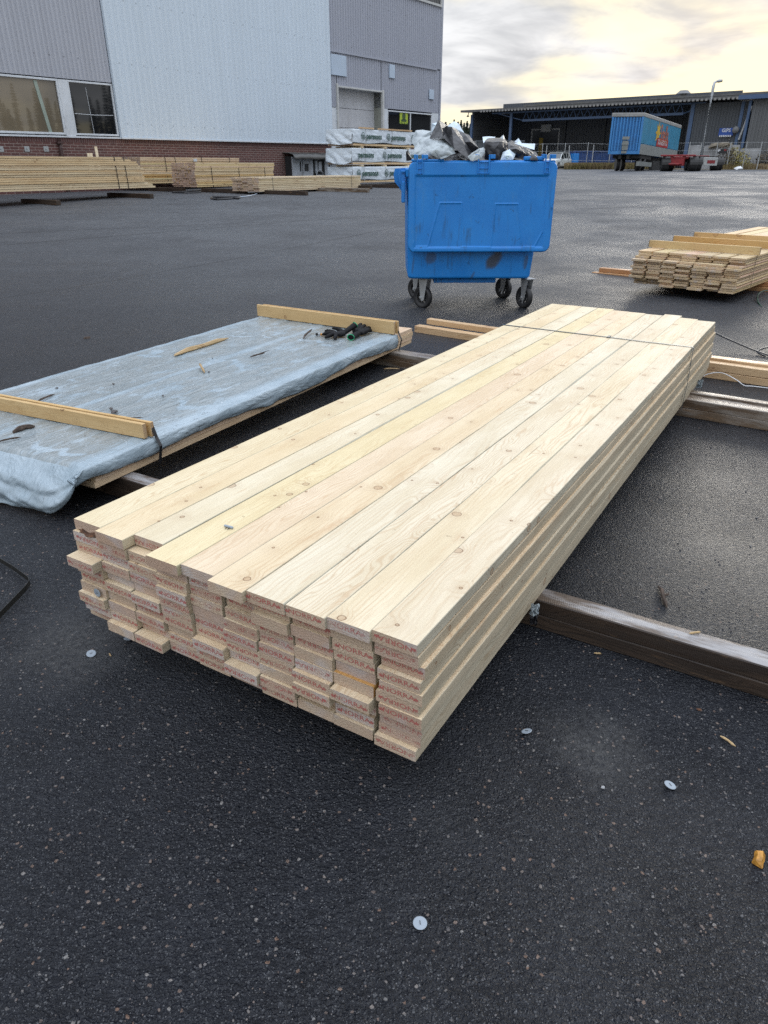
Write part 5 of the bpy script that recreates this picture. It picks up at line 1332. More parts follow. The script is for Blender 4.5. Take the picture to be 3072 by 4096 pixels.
grass('dry_grass', 'low weedy grass at the foot of the fence on the right', 9000, lambda r: ((lambda u_: (u_, 66+r.random()*5))(r.uniform(2860, 3120))), .12, .50, M['drygrass'], 2)
# leafy bushes by the fence
def leafmat(name, a, b_):
    t = NT(name); oi = t.noise(t.obj, 2.2, 3, .6); t.base(t.mix(t.mr(oi, .35, .65), a, b_)); t.rough(.8); return t.m
M['leafy'] = leafmat('yellow_green_leaves', (.17, .15, .035), (.30, .25, .07)); M['leafd'] = leafmat('brown_twigs', (.06, .05, .035), (.12, .09, .05)); M['bark2'] = simple('stem_bark', (.06, .05, .04), .9)
def bush(label, u, v, y, rx, rz_, mat, n, seed, lf=.10):
    p = at(u, v, y); p.z = Gs(y); o = thing('bush', label, 'bush', p, 0, 'bushes along the fence'); rg = random.Random(seed); b = MB()
    for _ in range(n):
        th = rg.uniform(0, 6.28); ph = math.acos(rg.uniform(-.2, 1)); r_ = rg.random()**.4*(1+.3*noise.noise(Vector((math.cos(th)*2+seed, math.sin(th)*2, ph))))
        c_ = Vector((math.cos(th)*math.sin(ph)*rx*r_, math.sin(th)*math.sin(ph)*rx*r_*.8, .1+math.cos(ph)*rz_*r_*1.0+rz_*.1)); d1 = Vector((rg.uniform(-1, 1), rg.uniform(-1, 1), rg.uniform(-1, 1))).normalized()*lf; d2 = d1.cross(Vector((rg.uniform(-1, 1), rg.uniform(-1, 1), 1))).normalized()*lf*.5
        b.poly([c_-d1, c_+d2, c_+d1, c_-d2])
    b.build('leaves', mat, o); s_ = MB()
    for k in range(6):
        a = k*1.05; s_.tube([(0, 0, 0), (math.cos(a)*rx*.4, math.sin(a)*rx*.3, rz_*.5), (math.cos(a)*rx*.6, math.sin(a)*rx*.5, rz_*.9)], [.03, .02, .008], 5)
    s_.build('stems', M['bark2'], o)
bush('yellow-green bush by the fence, right of the bare twiggy one', 2945, 668, 68, 1.15, 1.35, M['leafy'], 900, 1)
bush('bare brownish bush just right of the flatbed trailer', 2900, 670, 67, .9, 1.9, M['leafd'], 500, 2, .09)
bush('small yellowish bush between the two right fence posts', 3005, 668, 69, .8, .9, M['leafy'], 350, 3)
bush('reddish-brown bush at the right edge behind the fence', 3062, 668, 68, 1.1, 1.3, M['leafd'], 600, 4)
# stone
b = MB(); vs, fs = icos((0, 0, .12), .32, random.Random(5)); add_raw(b, vs, fs, Matrix.Identity(4)); p = at(2955, 670, 63); p.z = Gs(63)
q = b.build('stone', M['wht'], bevel=.03); q.location = p; tag(q, 'whitish lump lying on the verge in front of the fence', 'stone')
# containers and walls behind the fence
def cbox(name, label, cat, u0, u1, vt, y, mat, depth=3., rot=None, ribs=True, zbot=None):
    a = at(u0, vt, y); c_ = at(u1, vt, y); z1 = (a.z+c_.z)/2; z0 = Gs(y); L = c_.x-a.x
    o = thing(name, label, cat, (a.x, y, z0), 0); b = MB(); b.box(0, L, 0, depth, .1, z1-z0); b.build('body', mat, o, bevel=.03)
    if ribs:
        n_ = int(L/.7); b = MB()
        for k in range(n_+1): b.box(min(L-.1, k*L/n_), min(L-.1, k*L/n_)+.1, -.09, -.002, .12, z1-z0-.06)
        b.box(-.02, L+.02, -.12, -.092, z1-z0-.10, z1-z0+.02); b.build('rib', mat, o)
    return o
M['cblue'] = simple('container_blue', (.02, .065, .22), .5, var=.2, dirt=(.03, .04, .07), dscale=.8)
M['skipg'] = simple('skip_grey', (.075, .09, .10), .6, var=.2, dirt=(.12, .07, .045), dscale=.8)
cbox('skip_container', 'dark blue container behind the fence, its right end hidden by the blue trailer', 'container', 2300, 2560, 604, 86, M['cblue'])
o = cbox('skip_container', 'small bright blue bin box left of the dark blue container behind the fence', 'container', 2296, 2318, 614, 84, M['blue'], 1.5, ribs=False)
o = cbox('skip_container', 'grey-blue skip with rusty rim seen over the rubbish in the bin', 'container', 1905, 2098, 562, 84, M['skipg'])
# concrete wall and its board
a = at(2756, 583, 72); c_ = at(2952, 581, 69)
M['conc'] = simple('concrete', (.30, .305, .31), .85, var=.25, vs=.8, dirt=(.12, .12, .12), dscale=.7)
cw = thing('concrete_wall', 'rough grey concrete bay wall behind the fence on the right', 'wall', (a.x, a.y, Gs(72)), math.atan2(c_.y-a.y, c_.x-a.x)); Lc = (c_-a).length; Hc = a.z-Gs(72)
b = MB()
b.grid(lambda u, v: (Lc*u, .0, -.1+(Hc+.1+.08*fbm(u*5, 1))*v), 40, 6); b.grid(lambda u, v: (Lc*u, .5*v, Hc+.08*fbm(u*5, 1)), 40, 2); b.quad((Lc, 0, -.1), (Lc, .5, -.1), (Lc, .5, Hc), (Lc, 0, Hc)); b.build('wall_block', M['conc'], cw)
b = MB(); b.box(Lc, Lc+1.6, .6, .9, -.1, Hc*.85); b.build('wall_block', M['conc'], cw)
rb = MB()
for k in range(7):
    vs, fs = icos((Lc*(.50+.05*k), .3, Hc-.05), .45+.15*math.sin(k*2), random.Random(k), .5); add_raw(rb, vs, fs, Matrix.Identity(4))
tag_ = rb.build('rubble', M['verge']); tag_.matrix_world = cw.matrix_world
tag_.location = cw.location; tag_.rotation_euler = cw.rotation_euler; tag(tag_, 'heap of pale rubble showing above the concrete wall', 'rubble', kind='stuff')
sgb = thing('fence_board', 'black advertising board with a white shape hung on the fence', 'sign', at(2872, 596, 66.5), -.35)
b = MB(); b.box(0, .70*1.05, 0, .02, -.34, 0); b.build('board', M['dark'], sgb)
b = MB(); b.poly([(.03, -.004, -.04), (.12, -.004, -.015), (.20, -.004, -.05), (.22, -.004, -.11), (.12, -.004, -.14), (.07, -.004, -.22), (.02, -.004, -.2)]); b.build('white_shape', M['wht'], sgb)
b = MB(); b.box(.48, .68, -.006, -.003, -.10, -.05); b.box(.50, .66, -.006, -.003, -.14, -.12); M['redp'] = simple('red_paint', (.35, .02, .02), .5); b.build('red_mark', M['redp'], sgb)
# road barrier
p = at(2962, 652, 70); br_ = thing('road_barrier', 'low orange and yellow barrier rail behind the right fence', 'barrier', p, -.3)
for k in range(6):
    b = MB(); b.box(k*.25, k*.25+.25, 0, .04, .38, .52); b.build('stripe', M['redp'] if k % 2 == 0 else M['yel'], br_)
b = MB(); b.tube([(0, .02, 0), (0, .02, .6), (1.5, .02, .6), (1.5, .02, 0)], .025, 6); b.build('frame', M['galv'], br_)
# fence
posts = [(2100, 576, 82), (2172, 573, 81), (2263, 572, 80), (2354, 570, 79), (2445, 574, 77), (2536, 574, 76), (2640, 570, 74.5), (2762, 568, 71), (2873, 567, 68), (2990, 566, 65.5), (3100, 566, 63)]
fen = thing('wire_fence', 'galvanised wire mesh fence with grey posts running before the warehouse', 'fence', (0, 0, 0))
bw_ = MB(); prev = None
for (u_, v_, y) in posts:
    tp = at(u_, v_, y); bt = Vector((tp.x, tp.y, Gs(y)-.1)); b = MB(); b.tube([bt, tp], .035, 8); b.build('post', M['galv'], fen)
    if prev:
        a, a2 = prev
        for q in (.02, .35, .7, .97): bw_.tube([a.lerp(a2, q), bt.lerp(tp, q)], .006, 4, caps=False)
        for k in range(1, 14): s_ = k/14; bw_.tube([a.lerp(bt, s_), a2.lerp(tp, s_)], .003, 3, caps=False)
    prev = (bt, tp)
bw_.build('wire_mesh', M['galv'], fen)
for (u_, v_, y) in [(2188, 582, 79), (2279, 581, 78), (2376, 579, 77), (2806, 573, 70), (2925, 569, 66.5), (3049, 567, 64)]:
    tp = at(u_, v_, y); b = MB(); b.tube([(tp.x, tp.y, Gs(y)-.1), tp], .04, 8); b.build('post', M['galv'], fen)
# lamp post
tp = at(2857, 326, 66); lp = thing('street_lamp', 'tall grey street lamp standing behind the flatbed trailer', 'street lamp', (tp.x, 66, Gs(66)))
Hh = tp.z-Gs(66); b = MB(); b.tube([(0, 0, 0), (0, 0, Hh*.95), (.05, 0, Hh-.05), (.22, 0, Hh)], [.17, .12, .10, .07], 10); b.build('pole', M['galv'], lp, smooth=True)
b = MB(); b.tube([(.15, 0, Hh), (.35, 0, Hh+.04), (.62, -.05, Hh+.05)], [.06, .13, .10], 10); b.build('lamp_head', M['galv'], lp, smooth=True)

# ------------------------------------------------------------------ blue box trailer
TA = at(2431.6, 617, 57.2); TB = at(2556, 615, 57.0); TC = at(2708, 617, 69.0)
dW = (TB-TA); dW.z = 0; Wd = dW.length; ux = dW.normalized()
dL = (TC-TB); Ln = Vector((dL.x, dL.y, 0)).length; 
zt1 = at(2576, 449, 57).z-TB.z; 
tl = thing('box_trailer', 'old blue box trailer parked behind the fence line, curtain side with faded lettering', 'trailer', TA, math.atan2(ux.y, ux.x))
# skewed local axes: x across the rear, y forward along the side
dirL = (Vector((TC.x, TC.y, 0))-Vector((TB.x, TB.y, 0))).normalized(); ly2 = Vector((dirL.dot(ux), dirL.dot(Vector((-ux.y, ux.x, 0))), 0))
def tp_(x, s, z): return (x+ly2.x*s, ly2.y*s, z-.018*s)
def tbox(b, x0, x1, s0, s1, z0, z1): b.hexa([tp_(x0, s0, z0), tp_(x1, s0, z0), tp_(x1, s1, z0), tp_(x0, s1, z0)], [tp_(x0, s0, z1), tp_(x1, s0, z1), tp_(x1, s1, z1), tp_(x0, s1, z1)])
M['tblue'] = simple('trailer_blue', (.045, .215, .50), .45, var=.08, dirt=(.05, .10, .18), dscale=2., damt=.5)
M['tcurt'] = simple('curtain_blue', (.030, .215, .36), .5, var=.1, dirt=(.04, .12, .13), dscale=1.2, damt=.6, bump=.3, bs=3)
M['tboard'] = simple('side_boards', (.23, .245, .235), .6, var=.08, dirt=(.14, .15, .12), dscale=1.5, damt=.6)
M['troof'] = simple('roof_rail', (.30, .30, .29), .6, dirt=(.10, .10, .08), dscale=3, damt=.7)
M['chass'] = simple('chassis_black', (.018, .018, .018), .6)
HT = zt1
b = MB(); tbox(b, .05, Wd-.05, .08, Ln, 0.05, HT-.25); b.build('body', M['tblue'], tl)
b = MB(); n_ = 9
for k in range(n_): x0 = .12+(Wd-.24)*k/n_; tbox(b, x0+.05, x0+(Wd-.24)/n_-.07, -.04, .078, .22, HT-.28)
tbox(b, 0, .13, -.06, .10, 0, HT-.2); tbox(b, Wd-.13, Wd, -.06, .10, 0, HT-.2); tbox(b, .13, Wd-.13, -.03, .078, .0, .20)
b.build('rear_door', M['tblue'], tl, bevel=.01)
b = MB(); tbox(b, .62*Wd*.7, .62*Wd, -.10, -.041, .25, .85); tbox(b, .60*Wd*.7, .64*Wd, -.14, -.101, .60, .72); tbox(b, .60*Wd*.7, .64*Wd, -.14, -.101, .93, 1.12); tbox(b, .60*Wd*.72, .6*Wd, -.14, -.101, .05, .20); b.build('number_plate', M['tboard'], tl)
b = MB(); tbox(b, -.03, Wd+.03, -.08, Ln+.02, HT-.25, HT); 
b.build('roof_rail', M['troof'], tl, bevel=.03)
b = MB(); tbox(b, Wd-.049, Wd, .10, Ln, .70, HT-.25); b.build('side_curtain', M['tcurt'], tl)
b = MB()
for k in range(7): tbox(b, Wd-.049, Wd+.015, .15+(Ln-.2)*k/7, .15+(Ln-.2)*(k+1)/7-.06, .0, .66)
b.build('side_board', M['tboard'], tl, bevel=.01)
# lettering on the curtain
ax_ = Vector(tp_(0, 1, 0))-Vector(tp_(0, 0, 0)); off3 = Vector((.012, 0, 0))
def side_M(s, z): return frame_M(Vector(tp_(Wd, s, z))+Vector((.02, -.004, 0)), ax_, (0, 0, 1))
lettering = MB(); tv_, tf_ = text_mesh('Stella', 1.75, sx=.84, bold=.03); add_raw(lettering, tv_, tf_, side_M(Ln*.54, 1.58*HT/2.7)); M['orng'] = simple('orange_letters', (.42, .13, .07), .6, var=.2)
lettering.build('lettering', M['orng'], tl)
b = MB(); Ms_ = side_M(Ln*.375, 1.66*HT/2.7); pts = []
for k in range(16):
    a = math.pi/8*k; r_ = .85 if k % 2 == 0 else .42; pts.append(Ms_ @ Vector((r_*math.cos(a)*1.1, r_*math.sin(a), -.006)))
b.poly(pts); M['sun_y'] = simple('yellow_sun', (.55, .36, .03), .6); b.build('sun_emblem', M['sun_y'], tl)
b = MB(); Mr = side_M(Ln*.52, .98); hw, hh2 = 2.15, .29
b.poly([Mr @ Vector(q) for q in ((-hw, -hh2, -.004), (hw, -hh2, -.004), (hw, hh2, -.004), (-hw, hh2, -.004))]); rp = b.build('red_panel', M['redp'], tl)
b = MB(); tv_, tf_ = text_mesh('TRANSPORT AB', .50, sx=.95, bold=.008); add_raw(b, tv_, tf_, side_M(Ln*.52, .98)); b.build('lettering', M['wht'], tl)
gz = Gs(58)-TA.z
b = MB(); tbox(b, .7, .9, .2, Ln, -.30, .0); tbox(b, Wd-.9, Wd-.7, .2, Ln, -.30, .0); tbox(b, .1, Wd-.1, 1.0, 4.5, -.25, -.01); tbox(b, Wd-.35, Wd-.1, 5.5, 8.2, -.95, -.3)
b.build('chassis', M['chass'], tl)
for s_ in (1.6, 3.0):
    for x_ in (.35, Wd-.35):
        c_ = Vector(tp_(x_, s_, 0)); b = MB(); b.lathe([(0, -.14), (.28, -.14), (.46, -.13), (.48, 0), (.46, .13), (.28, .14), (0, .14)], (c_.x, c_.y, gz+.48), 'x', 20); b.build('wheel', M['rubber'], tl)
b = MB(); c_ = Vector(tp_(Wd-.3, 9.3, 0)); b.box(c_.x-.08, c_.x+.08, c_.y-.08, c_.y+.08, gz, -.2); c_ = Vector(tp_(.3, 9.3, 0)); b.box(c_.x-.08, c_.x+.08, c_.y-.08, c_.y+.08, gz, -.2); b.build('support_leg', M['chass'], tl)
b = MB(); tbox(b, Wd-.2, Wd, .4, 4.6, -.75, -.45); b.build('side_guard', M['tboard'], tl)

# ------------------------------------------------------------------ red drawbar chassis trailer
ca = at(2627, 684, 56); cb = at(2775, 684, 55.6); cc_ = at(2886, 684, 60.5)
cz = Gs(56); ux = Vector((cb.x-ca.x, cb.y-ca.y, 0)).normalized(); dL2 = Vector((cc_.x-cb.x, cc_.y-cb.y, 0)); L2 = dL2.length; l_ = dL2.normalized(); ll = Vector((l_.dot(ux), l_.dot(Vector((-ux.y, ux.x, 0))), 0)); W2 = (cb-ca).length
ct = thing('flatbed_trailer', 'low red and black flatbed trailer chassis without load, beside the blue trailer', 'trailer', (ca.x, ca.y, cz), math.atan2(ux.y, ux.x))
def cp_(x, s, z): return (x+ll.x*s, ll.y*s, z)
def cbx(b, x0, x1, s0, s1, z0, z1): b.hexa([cp_(x0, s0, z0), cp_(x1, s0, z0), cp_(x1, s1, z0), cp_(x0, s1, z0)], [cp_(x0, s0, z1), cp_(x1, s0, z1), cp_(x1, s1, z1), cp_(x0, s1, z1)])
M['tred'] = simple('chassis_red', (.22, .018, .022), .5, var=.25, dirt=(.06, .02, .02), dscale=3); M['alu'] = simple('alu_box', (.42, .43, .42), .4, var=.08)
b = MB(); cbx(b, .1, W2-.1, .0, .25, .95, 1.06); cbx(b, .75, .95, .1, L2, .78, .95); cbx(b, W2-.95, W2-.75, .1, L2, .78, .95); cbx(b, .8, W2-.8, .1, .3, .35, .80); cbx(b, .9, W2-.9, -.5, .1, .42, .52); cbx(b, .1, W2-.1, L2*.45, L2*.5, .9, 1.02)
b.build('frame', M['tred'], ct, bevel=.02)
b = MB(); cbx(b, .15, .35, .3, L2, .93, 1.0); cbx(b, W2-.3, W2-.1, .3, L2, .90, .98); cbx(b, .9, W2-.9, .3, L2, .6, .77)
b.build('side_rail', M['chass'], ct)
b = MB(); cbx(b, W2-.25, W2+.05, L2*.31, L2*.76, .35, .90); bx = b.build('side_box', M['alu'], ct, bevel=.02)
b = MB(); cbx(b, W2+.052, W2+.06, L2*.38, L2*.66, .50, .72); b.build('marker_panel', M['tred'], bx)
for s_ in (.5, 1.45, L2*.86, L2*.985):
    for x0_, x1_ in ((.0, .62), (W2-.62, W2)):
        c0 = Vector(cp_((x0_+x1_)/2, s_, 0)); b = MB(); hw_ = .27; r_ = .42
        b.lathe([(0, -hw_), (.24, -hw_), (r_-.03, -hw_+.01), (r_, -hw_+.05), (r_, hw_-.05), (r_-.03, hw_-.01), (.24, hw_), (.22, hw_-.06), (0, hw_-.06)], (c0.x, c0.y, r_), 'x', 24)
        wl = b.build('wheel', M['rubber'], ct)
        if x0_ > 0:
            b = MB(); b.lathe([(0, hw_-.02), (.10, hw_-.01), (.12, hw_-.05), (.22, hw_-.04), (.24, hw_+.004)], (c0.x, c0.y, r_), 'x', 20); b.build('rim', M['alu'], wl)
        b = MB(); n_ = 10
        for k in range(n_):
            a0, a1 = math.pi*(.0+k/n_), math.pi*(.0+(k+1)/n_); R1 = .50
            P_ = [(hw_+.02, a0), (hw_+.02, a1)]
            q = [(c0.x+sx*(hw_+.02), c0.y+R1*math.cos(a), r_+R1*math.sin(a)) for sx, a in ((-1, a0), (1, a0), (1, a1), (-1, a1))]; b.poly(q)
        b.build('mudguard', M['chass'], ct, solid=.03)

# ------------------------------------------------------------------ white estate car
cr_ = at(2219, 677, 79); cr_.z = Gs(79)
car = thing('estate_car', 'boxy white estate car parked beyond the bin', 'car', (cr_.x, cr_.y, cr_.z), math.radians(-122))
# local: x forward (towards left of picture and the camera), y left, z up ; length 4.7 width 1.76
M['carw'] = simple('white_car_paint', (.60, .63, .62), .3, var=.04); M['cglass'] = glassmat('car_glass', (.02, .028, .03), .05)
CLs = [(-2.35, .30, .62), (-2.36, .45, .90), (-2.30, .95, .98), (-2.05, 1.42, 1.44)]
def loft(b, secs, close=True):
    n = len(secs[0]); base = len(b.v)
    for s in secs: b.v += s
    for i in range(len(secs)-1):
        for k in range(n):
            a0 = base+i*n+k; a1 = base+i*n+(k+1) % n; b.f.append((a0, a1, a1+n, a0+n)); b.m.append(0)
    b.f.append(tuple(base+k for k in reversed(range(n)))); b.m.append(0); e = base+(len(secs)-1)*n; b.f.append(tuple(e+k for k in range(n))); b.m.append(0)
def sec(x, hw, z0, z1): return [(x, -hw+.06, z0), (x, hw-.06, z0), (x, hw, z0+.14), (x, hw, z1-.16), (x, hw-.05, z1), (x, -hw+.05, z1), (x, -hw, z1-.16), (x, -hw, z0+.14)]
b = MB(); loft(b, [sec(-2.36, .80, .36, .80), sec(-2.30, .86, .28, .92), sec(-1.6, .88, .24, .94), sec(.6, .88, .24, .93), sec(1.2, .87, .25, .88), sec(2.1, .84, .28, .80), sec(2.36, .78, .34, .68)])
b.build('body', M['carw'], car, bevel=.02)
b = MB(); g_ = [[(-2.28, -.78, .92), (-2.28, .78, .92), (.85, .80, .90), (.85, -.80, .90)], [(-2.05, -.64, 1.42), (-2.05, .64, 1.42), (.02, .64, 1.42), (.02, -.64, 1.42)]]
b.hexa(g_[0], g_[1]); b.build('windows', M['cglass'], car)
b = MB(); b.box(-2.10, .06, -.66, .66, 1.42, 1.465)
for s_ in (-1, 1):
    for (xa_, xb_) in ((-2.20, -2.02), (-1.15, -1.08), (-.32, -.25)):
        b.hexa([(xa_, s_*.79-.02, .92), (xb_, s_*.79-.02, .92), (xb_, s_*.79+.015, .92), (xa_, s_*.79+.015, .92)], [(xa_+.1, s_*.655-.02, 1.43), (xb_+.03, s_*.655-.02, 1.43), (xb_+.03, s_*.655+.015, 1.43), (xa_+.1, s_*.655+.015, 1.43)])
    b.hexa([(.78, s_*.80-.03, .90), (.90, s_*.80-.03, .90), (.90, s_*.80+.015, .90), (.78, s_*.80+.015, .90)], [(-.02, s_*.655-.03, 1.43), (.06, s_*.655-.03, 1.43), (.06, s_*.655+.015, 1.43), (-.02, s_*.655+.015, 1.43)])
b.build('roof_and_pillars', M['carw'], car)
for s_ in (-1, 1):
    b = MB(); b.tube([(-1.9, s_*.58, 1.50), (-.1, s_*.58, 1.50)], .018, 6); b.build('roof_rail', M['chass'], car)
    b = MB(); b.box(.55, .70, s_*.88, s_*.88+s_*.16, .88, 1.02) if s_ > 0 else b.box(.55, .70, -1.04, -.88, .88, 1.02); b.build('mirror', M['chass'], car)
    b = MB(); b.box(2.30, 2.38, min(s_*.45, s_*.75), max(s_*.45, s_*.75), .52, .66); b.build('headlight', M['galv'], car)
    b = MB(); b.box(-2.37, -2.29, min(s_*.68, s_*.83), max(s_*.68, s_*.83), .60, .90); b.build('tail_light', M['redp'], car)
    for x_ in (-1.35, 1.42):
        b = MB(); b.lathe([(0, -.10), (.2, -.10), (.31, -.09), (.315, 0), (.31, .09), (.2, .10), (0, .10)], (x_, s_*.80, .315), 'y', 20); wl = b.build('wheel', M['rubber'], car)
        b = MB(); b.lathe([(0, s_*.105), (.18, s_*.103), (.19, s_*.09)], (x_, s_*.80, .315), 'y', 16); b.build('rim', M['galv'], wl)
b = MB(); b.box(-2.42, -2.34, -.85, .85, .36, .56); b.box(2.34, 2.42, -.80, .80, .34, .52); b.build('bumper', M['chass'], car, bevel=.02)

# ------------------------------------------------------------------ spruces between the buildings, and the wood behind the yard
M['needle'] = leafmat('spruce_needles', (.012, .022, .014), (.030, .042, .022))
def spruce_mesh(h, r, seed, n=26, per=16, wf=1.0):
    rg = random.Random(seed); b = MB()
    for i in range(n):
        f = i/n; z = h*(.06+.94*f); rr = r*(1-f)**.85*rg.uniform(.75, 1.15)+.05
        for k in range(per):
            a = rg.uniform(0, 6.28); rl = rr*rg.uniform(.6, 1.15); dr = rl*.35; w_ = (.10*rl+.10)*wf
            ca, sa = math.cos(a), math.sin(a)
            for q in range(3):
                s0, s1 = q/3, (q+1)/3; ww = w_*(1.3-s0)
                z0_ = z-dr*s0+.15*s0*s0; z1_ = z-dr*s1+.2*s1*s1+rg.uniform(-.08, .08)
                b.poly([(ca*rl*s0-sa*ww, sa*rl*s0+ca*ww, z0_-.1), (ca*rl*s1, sa*rl*s1, z1_), (ca*rl*s0+sa*ww, sa*rl*s0-ca*ww, z0_-.1), (ca*rl*s0*.6, sa*rl*s0*.6, z0_+.22)])
    return b
gt = 'dark spruces between the two buildings'
spr = []
for i, (u_, v_, y) in enumerate([(1765, 500, 118), (1783, 488, 120), (1800, 494, 118), (1817, 478, 122), (1833, 487, 119), (1845, 480, 123), (1857, 492, 118), (1869, 484, 121), (1881, 496, 119), (1893, 486, 122)]):
    tp = at(u_, v_, y); h = tp.z-1.0
    tr = thing('spruce_tree', '%s spruce from the left in the gap between the two buildings' % ('first second third fourth fifth sixth seventh eighth ninth tenth'.split()[i]), 'tree', (tp.x, tp.y, 1.0), i*1.3, gt)
    spruce_mesh(h, 1.25+.3*math.sin(i*2), i).build('crown', M['needle'], tr); b = MB(); b.tube([(0, 0, 0), (0, 0, h*.9)], [.14, .02], 6); b.build('trunk', M['bark2'], tr)
# far wood that the windows mirror: one mass of spruces south-east of the yard
wd_ = MB(); rg = random.Random(77)
for k in range(230):
    a = math.radians(rg.uniform(70, 135)); R_ = rg.uniform(112, 130); m_ = None
    sx_ = R_*math.sin(a); sy_ = R_*math.cos(a); h = rg.uniform(9, 15)
    b2 = spruce_mesh(h, 2.0, k, 30, 8, 2.2); o_ = len(wd_.v); wd_.v += [(v[0]+sx_, v[1]+sy_, v[2]) for v in b2.v]; wd_.f += [tuple(o_+q for q in f) for f in b2.f]; wd_.m += b2.m
tag(wd_.build('forest', M['needle']), 'far-off dark spruce wood beyond the yard, mirrored in the windows', 'forest', kind='stuff')

# ------------------------------------------------------------------ small things on the ground and stacks
M['disc'] = simple('milky_plastic', (.27, .315, .36), .5, var=.05); M['steel'] = simple('staple_steel', (.10, .10, .10), .3, .8)
def disc(label, pos, ax=(0, 0, 1), spin=0, r=.0128, rot=None):
    o = thing('plastic_washer', label, 'washer', pos, 0, 'small round plastic washers')
    zq = Vector(ax).normalized(); o.rotation_mode = 'QUATERNION'; o.rotation_quaternion = zq.to_track_quat('Z', 'Y')
    b = MB(); b.lathe([(0, .0012), (r*.5, .0016), (r*.9, .0016), (r, .0008), (r*.96, 0), (0, 0)], (0, 0, 0), 'z', 32); b.build('disc', M['disc'], o, smooth=False)
    b = MB(); ca, sa = math.cos(spin), math.sin(spin); b.tube([(-.0038*ca, -.0038*sa, .0022), (.0038*ca, .0038*sa, .0022)], .0006, 6); b.build('staple', M['steel'], o)
    return o
def gz_(u, v, lift=.003): p = onz(u, v); p.z = lift; return p
disc('round milky washer on dusty asphalt left of the big stack, lying fully in view', gz_(366, 2619, .004), (.15, -.25, 1), .2)
disc('round milky washer half under the left bottom corner of the big stack', gz_(514, 2560, .004), (.1, .3, 1), .1)
disc('round milky washer tilted on the asphalt under the near bearer at right of the stack', gz_(2106, 2933, .006), (-.25, .35, 1), 1.9)
disc('round milky washer on the asphalt in the lower right', gz_(2679, 3146, .004), (.25, .05, 1), .1)
disc('round milky washer nearest the camera, bottom middle', gz_(1680, 3697, .003), (.02, -.02, 1), .9)
dn = Vector((math.sin(YAW), math.cos(YAW), 0))
def stk(x, y, z): return Vector((PX, PY, BH))+dn*x+Vector((-math.cos(YAW), math.sin(YAW), 0))*y+Vector((0, 0, z))
disc('round washer stuck on a board end at the left of the big stack', stk(-.012, .965, TOPZ-6.5*BT), -dn, .3, .0125)
o = thing('nail_plug', 'small white plastic plug with two pins lying on the big stack', 'plug', onz(915, 2110, BH+TOPZ+.002)); b = MB(); b.box(-.014, .014, -.003, .003, 0, .005); b.build('plug', M['disc'], o, bevel=.001); b = MB(); b.tube([(-.004, 0, .002), (-.002, -.012, .001)], .0009, 6); b.tube([(.004, 0, .002), (.006, -.012, .001)], .0009, 6); b.build('pins', M['steel'], o); o.rotation_euler = (0, 0, -.5)
# steel band bent like an L at the left edge
b = MB(); q = [gz_(-60, 2215), gz_(60, 2287), gz_(118, 2330), gz_(122, 2342), gz_(110, 2362), gz_(0, 2478), gz_(-90, 2570)]
for i in range(len(q)-1):
    a, c_ = q[i], q[i+1]; d_ = (c_-a).normalized(); n_ = Vector((-d_.y, d_.x, 0))*.0009
    b.hexa([a-n_, c_-n_, c_+n_, a+n_], [p_+Vector((0, 0, .019)) for p_ in (a-n_, c_-n_, c_+n_, a+n_)])
M['oldband'] = simple('old_band', (.022, .022, .02), .4, .3, dirt=(.08, .07, .04), dscale=40, damt=.5)
tag(b.build('steel_band', M['oldband']), 'dark steel packing band bent into a corner on the asphalt at the left edge', 'band')
# black plastic straps at right
def strapline(label, pts, w_, mat, name='strap_end', t_=.0015, nrm=(0, 0, 1), cat='strap'):
    b = MB()
    P_ = [Vector(p_) for p_ in pts]; sm = []
    for i in range(len(P_)-1):
        p0 = P_[max(i-1, 0)]; p1 = P_[i]; p2 = P_[i+1]; p3 = P_[min(i+2, len(P_)-1)]
        for k in range(6):
            t_2 = k/6; sm.append(.5*((2*p1)+(p2-p0)*t_2+(2*p0-5*p1+4*p2-p3)*t_2**2+(3*p1-p0-3*p2+p3)*t_2**3))
    sm.append(P_[-1]); b.tube(sm, w_/2, 6); return tag(b.build(name, mat), label, cat)
strapline('black strap running off the far right corner of the big stack', [gz_(2840, 1380, .10), gz_(2900, 1392, .07), gz_(3000, 1412, .03), gz_(3100, 1436, .01)], .012, M['strap'])
strapline('short bent black strap end at the right edge beyond the far timbers', [gz_(3110, 1402, .04), gz_(3050, 1410, .03), gz_(3026, 1418, .02), gz_(3060, 1430, .01)], .012, M['strap'])
M['strapg'] = simple('green_strap', (.012, .045, .03), .4)
strapline('dark green strap curl near the grooved board stack, right edge', [gz_(3110, 1176, .02), gz_(3060, 1182, .05), gz_(3030, 1196, .05), gz_(3030, 1215, .02), gz_(3050, 1232, .004)], .014, M['strapg'])
strapline('thin white cord lying over the middle row of timbers at right', [gz_(2760, 1560, .03), gz_(2810, 1552, .08), gz_(2870, 1556, .10), gz_(2930, 1578, .09), gz_(2965, 1592, .075), gz_(3000, 1592, .07), gz_(3110, 1598, .06)], .005, M['wht'], 'cord', cat='cord')
def farz(u, v):
    lo, hi = 5., 60.
    for _ in range(40):
        m = (lo+hi)/2; p = at(u, v, m)
        if p.z > Gs(m): lo = m
        else: hi = m
    p = at(u, v, lo); p.z = Gs(lo)+.02; return p
strapline('zigzag of black strap on the asphalt before the low pale stack', [farz(847, 790), farz(960, 793), farz(870, 801), farz(850, 793), farz(955, 798)], .05, M['strap'])
strapline('thin pale blue cord curling toward the low pale stack', [farz(890, 789), farz(950, 791), farz(1000, 786), farz(1028, 778)], .02, M['panel'], 'cord', cat='cord')
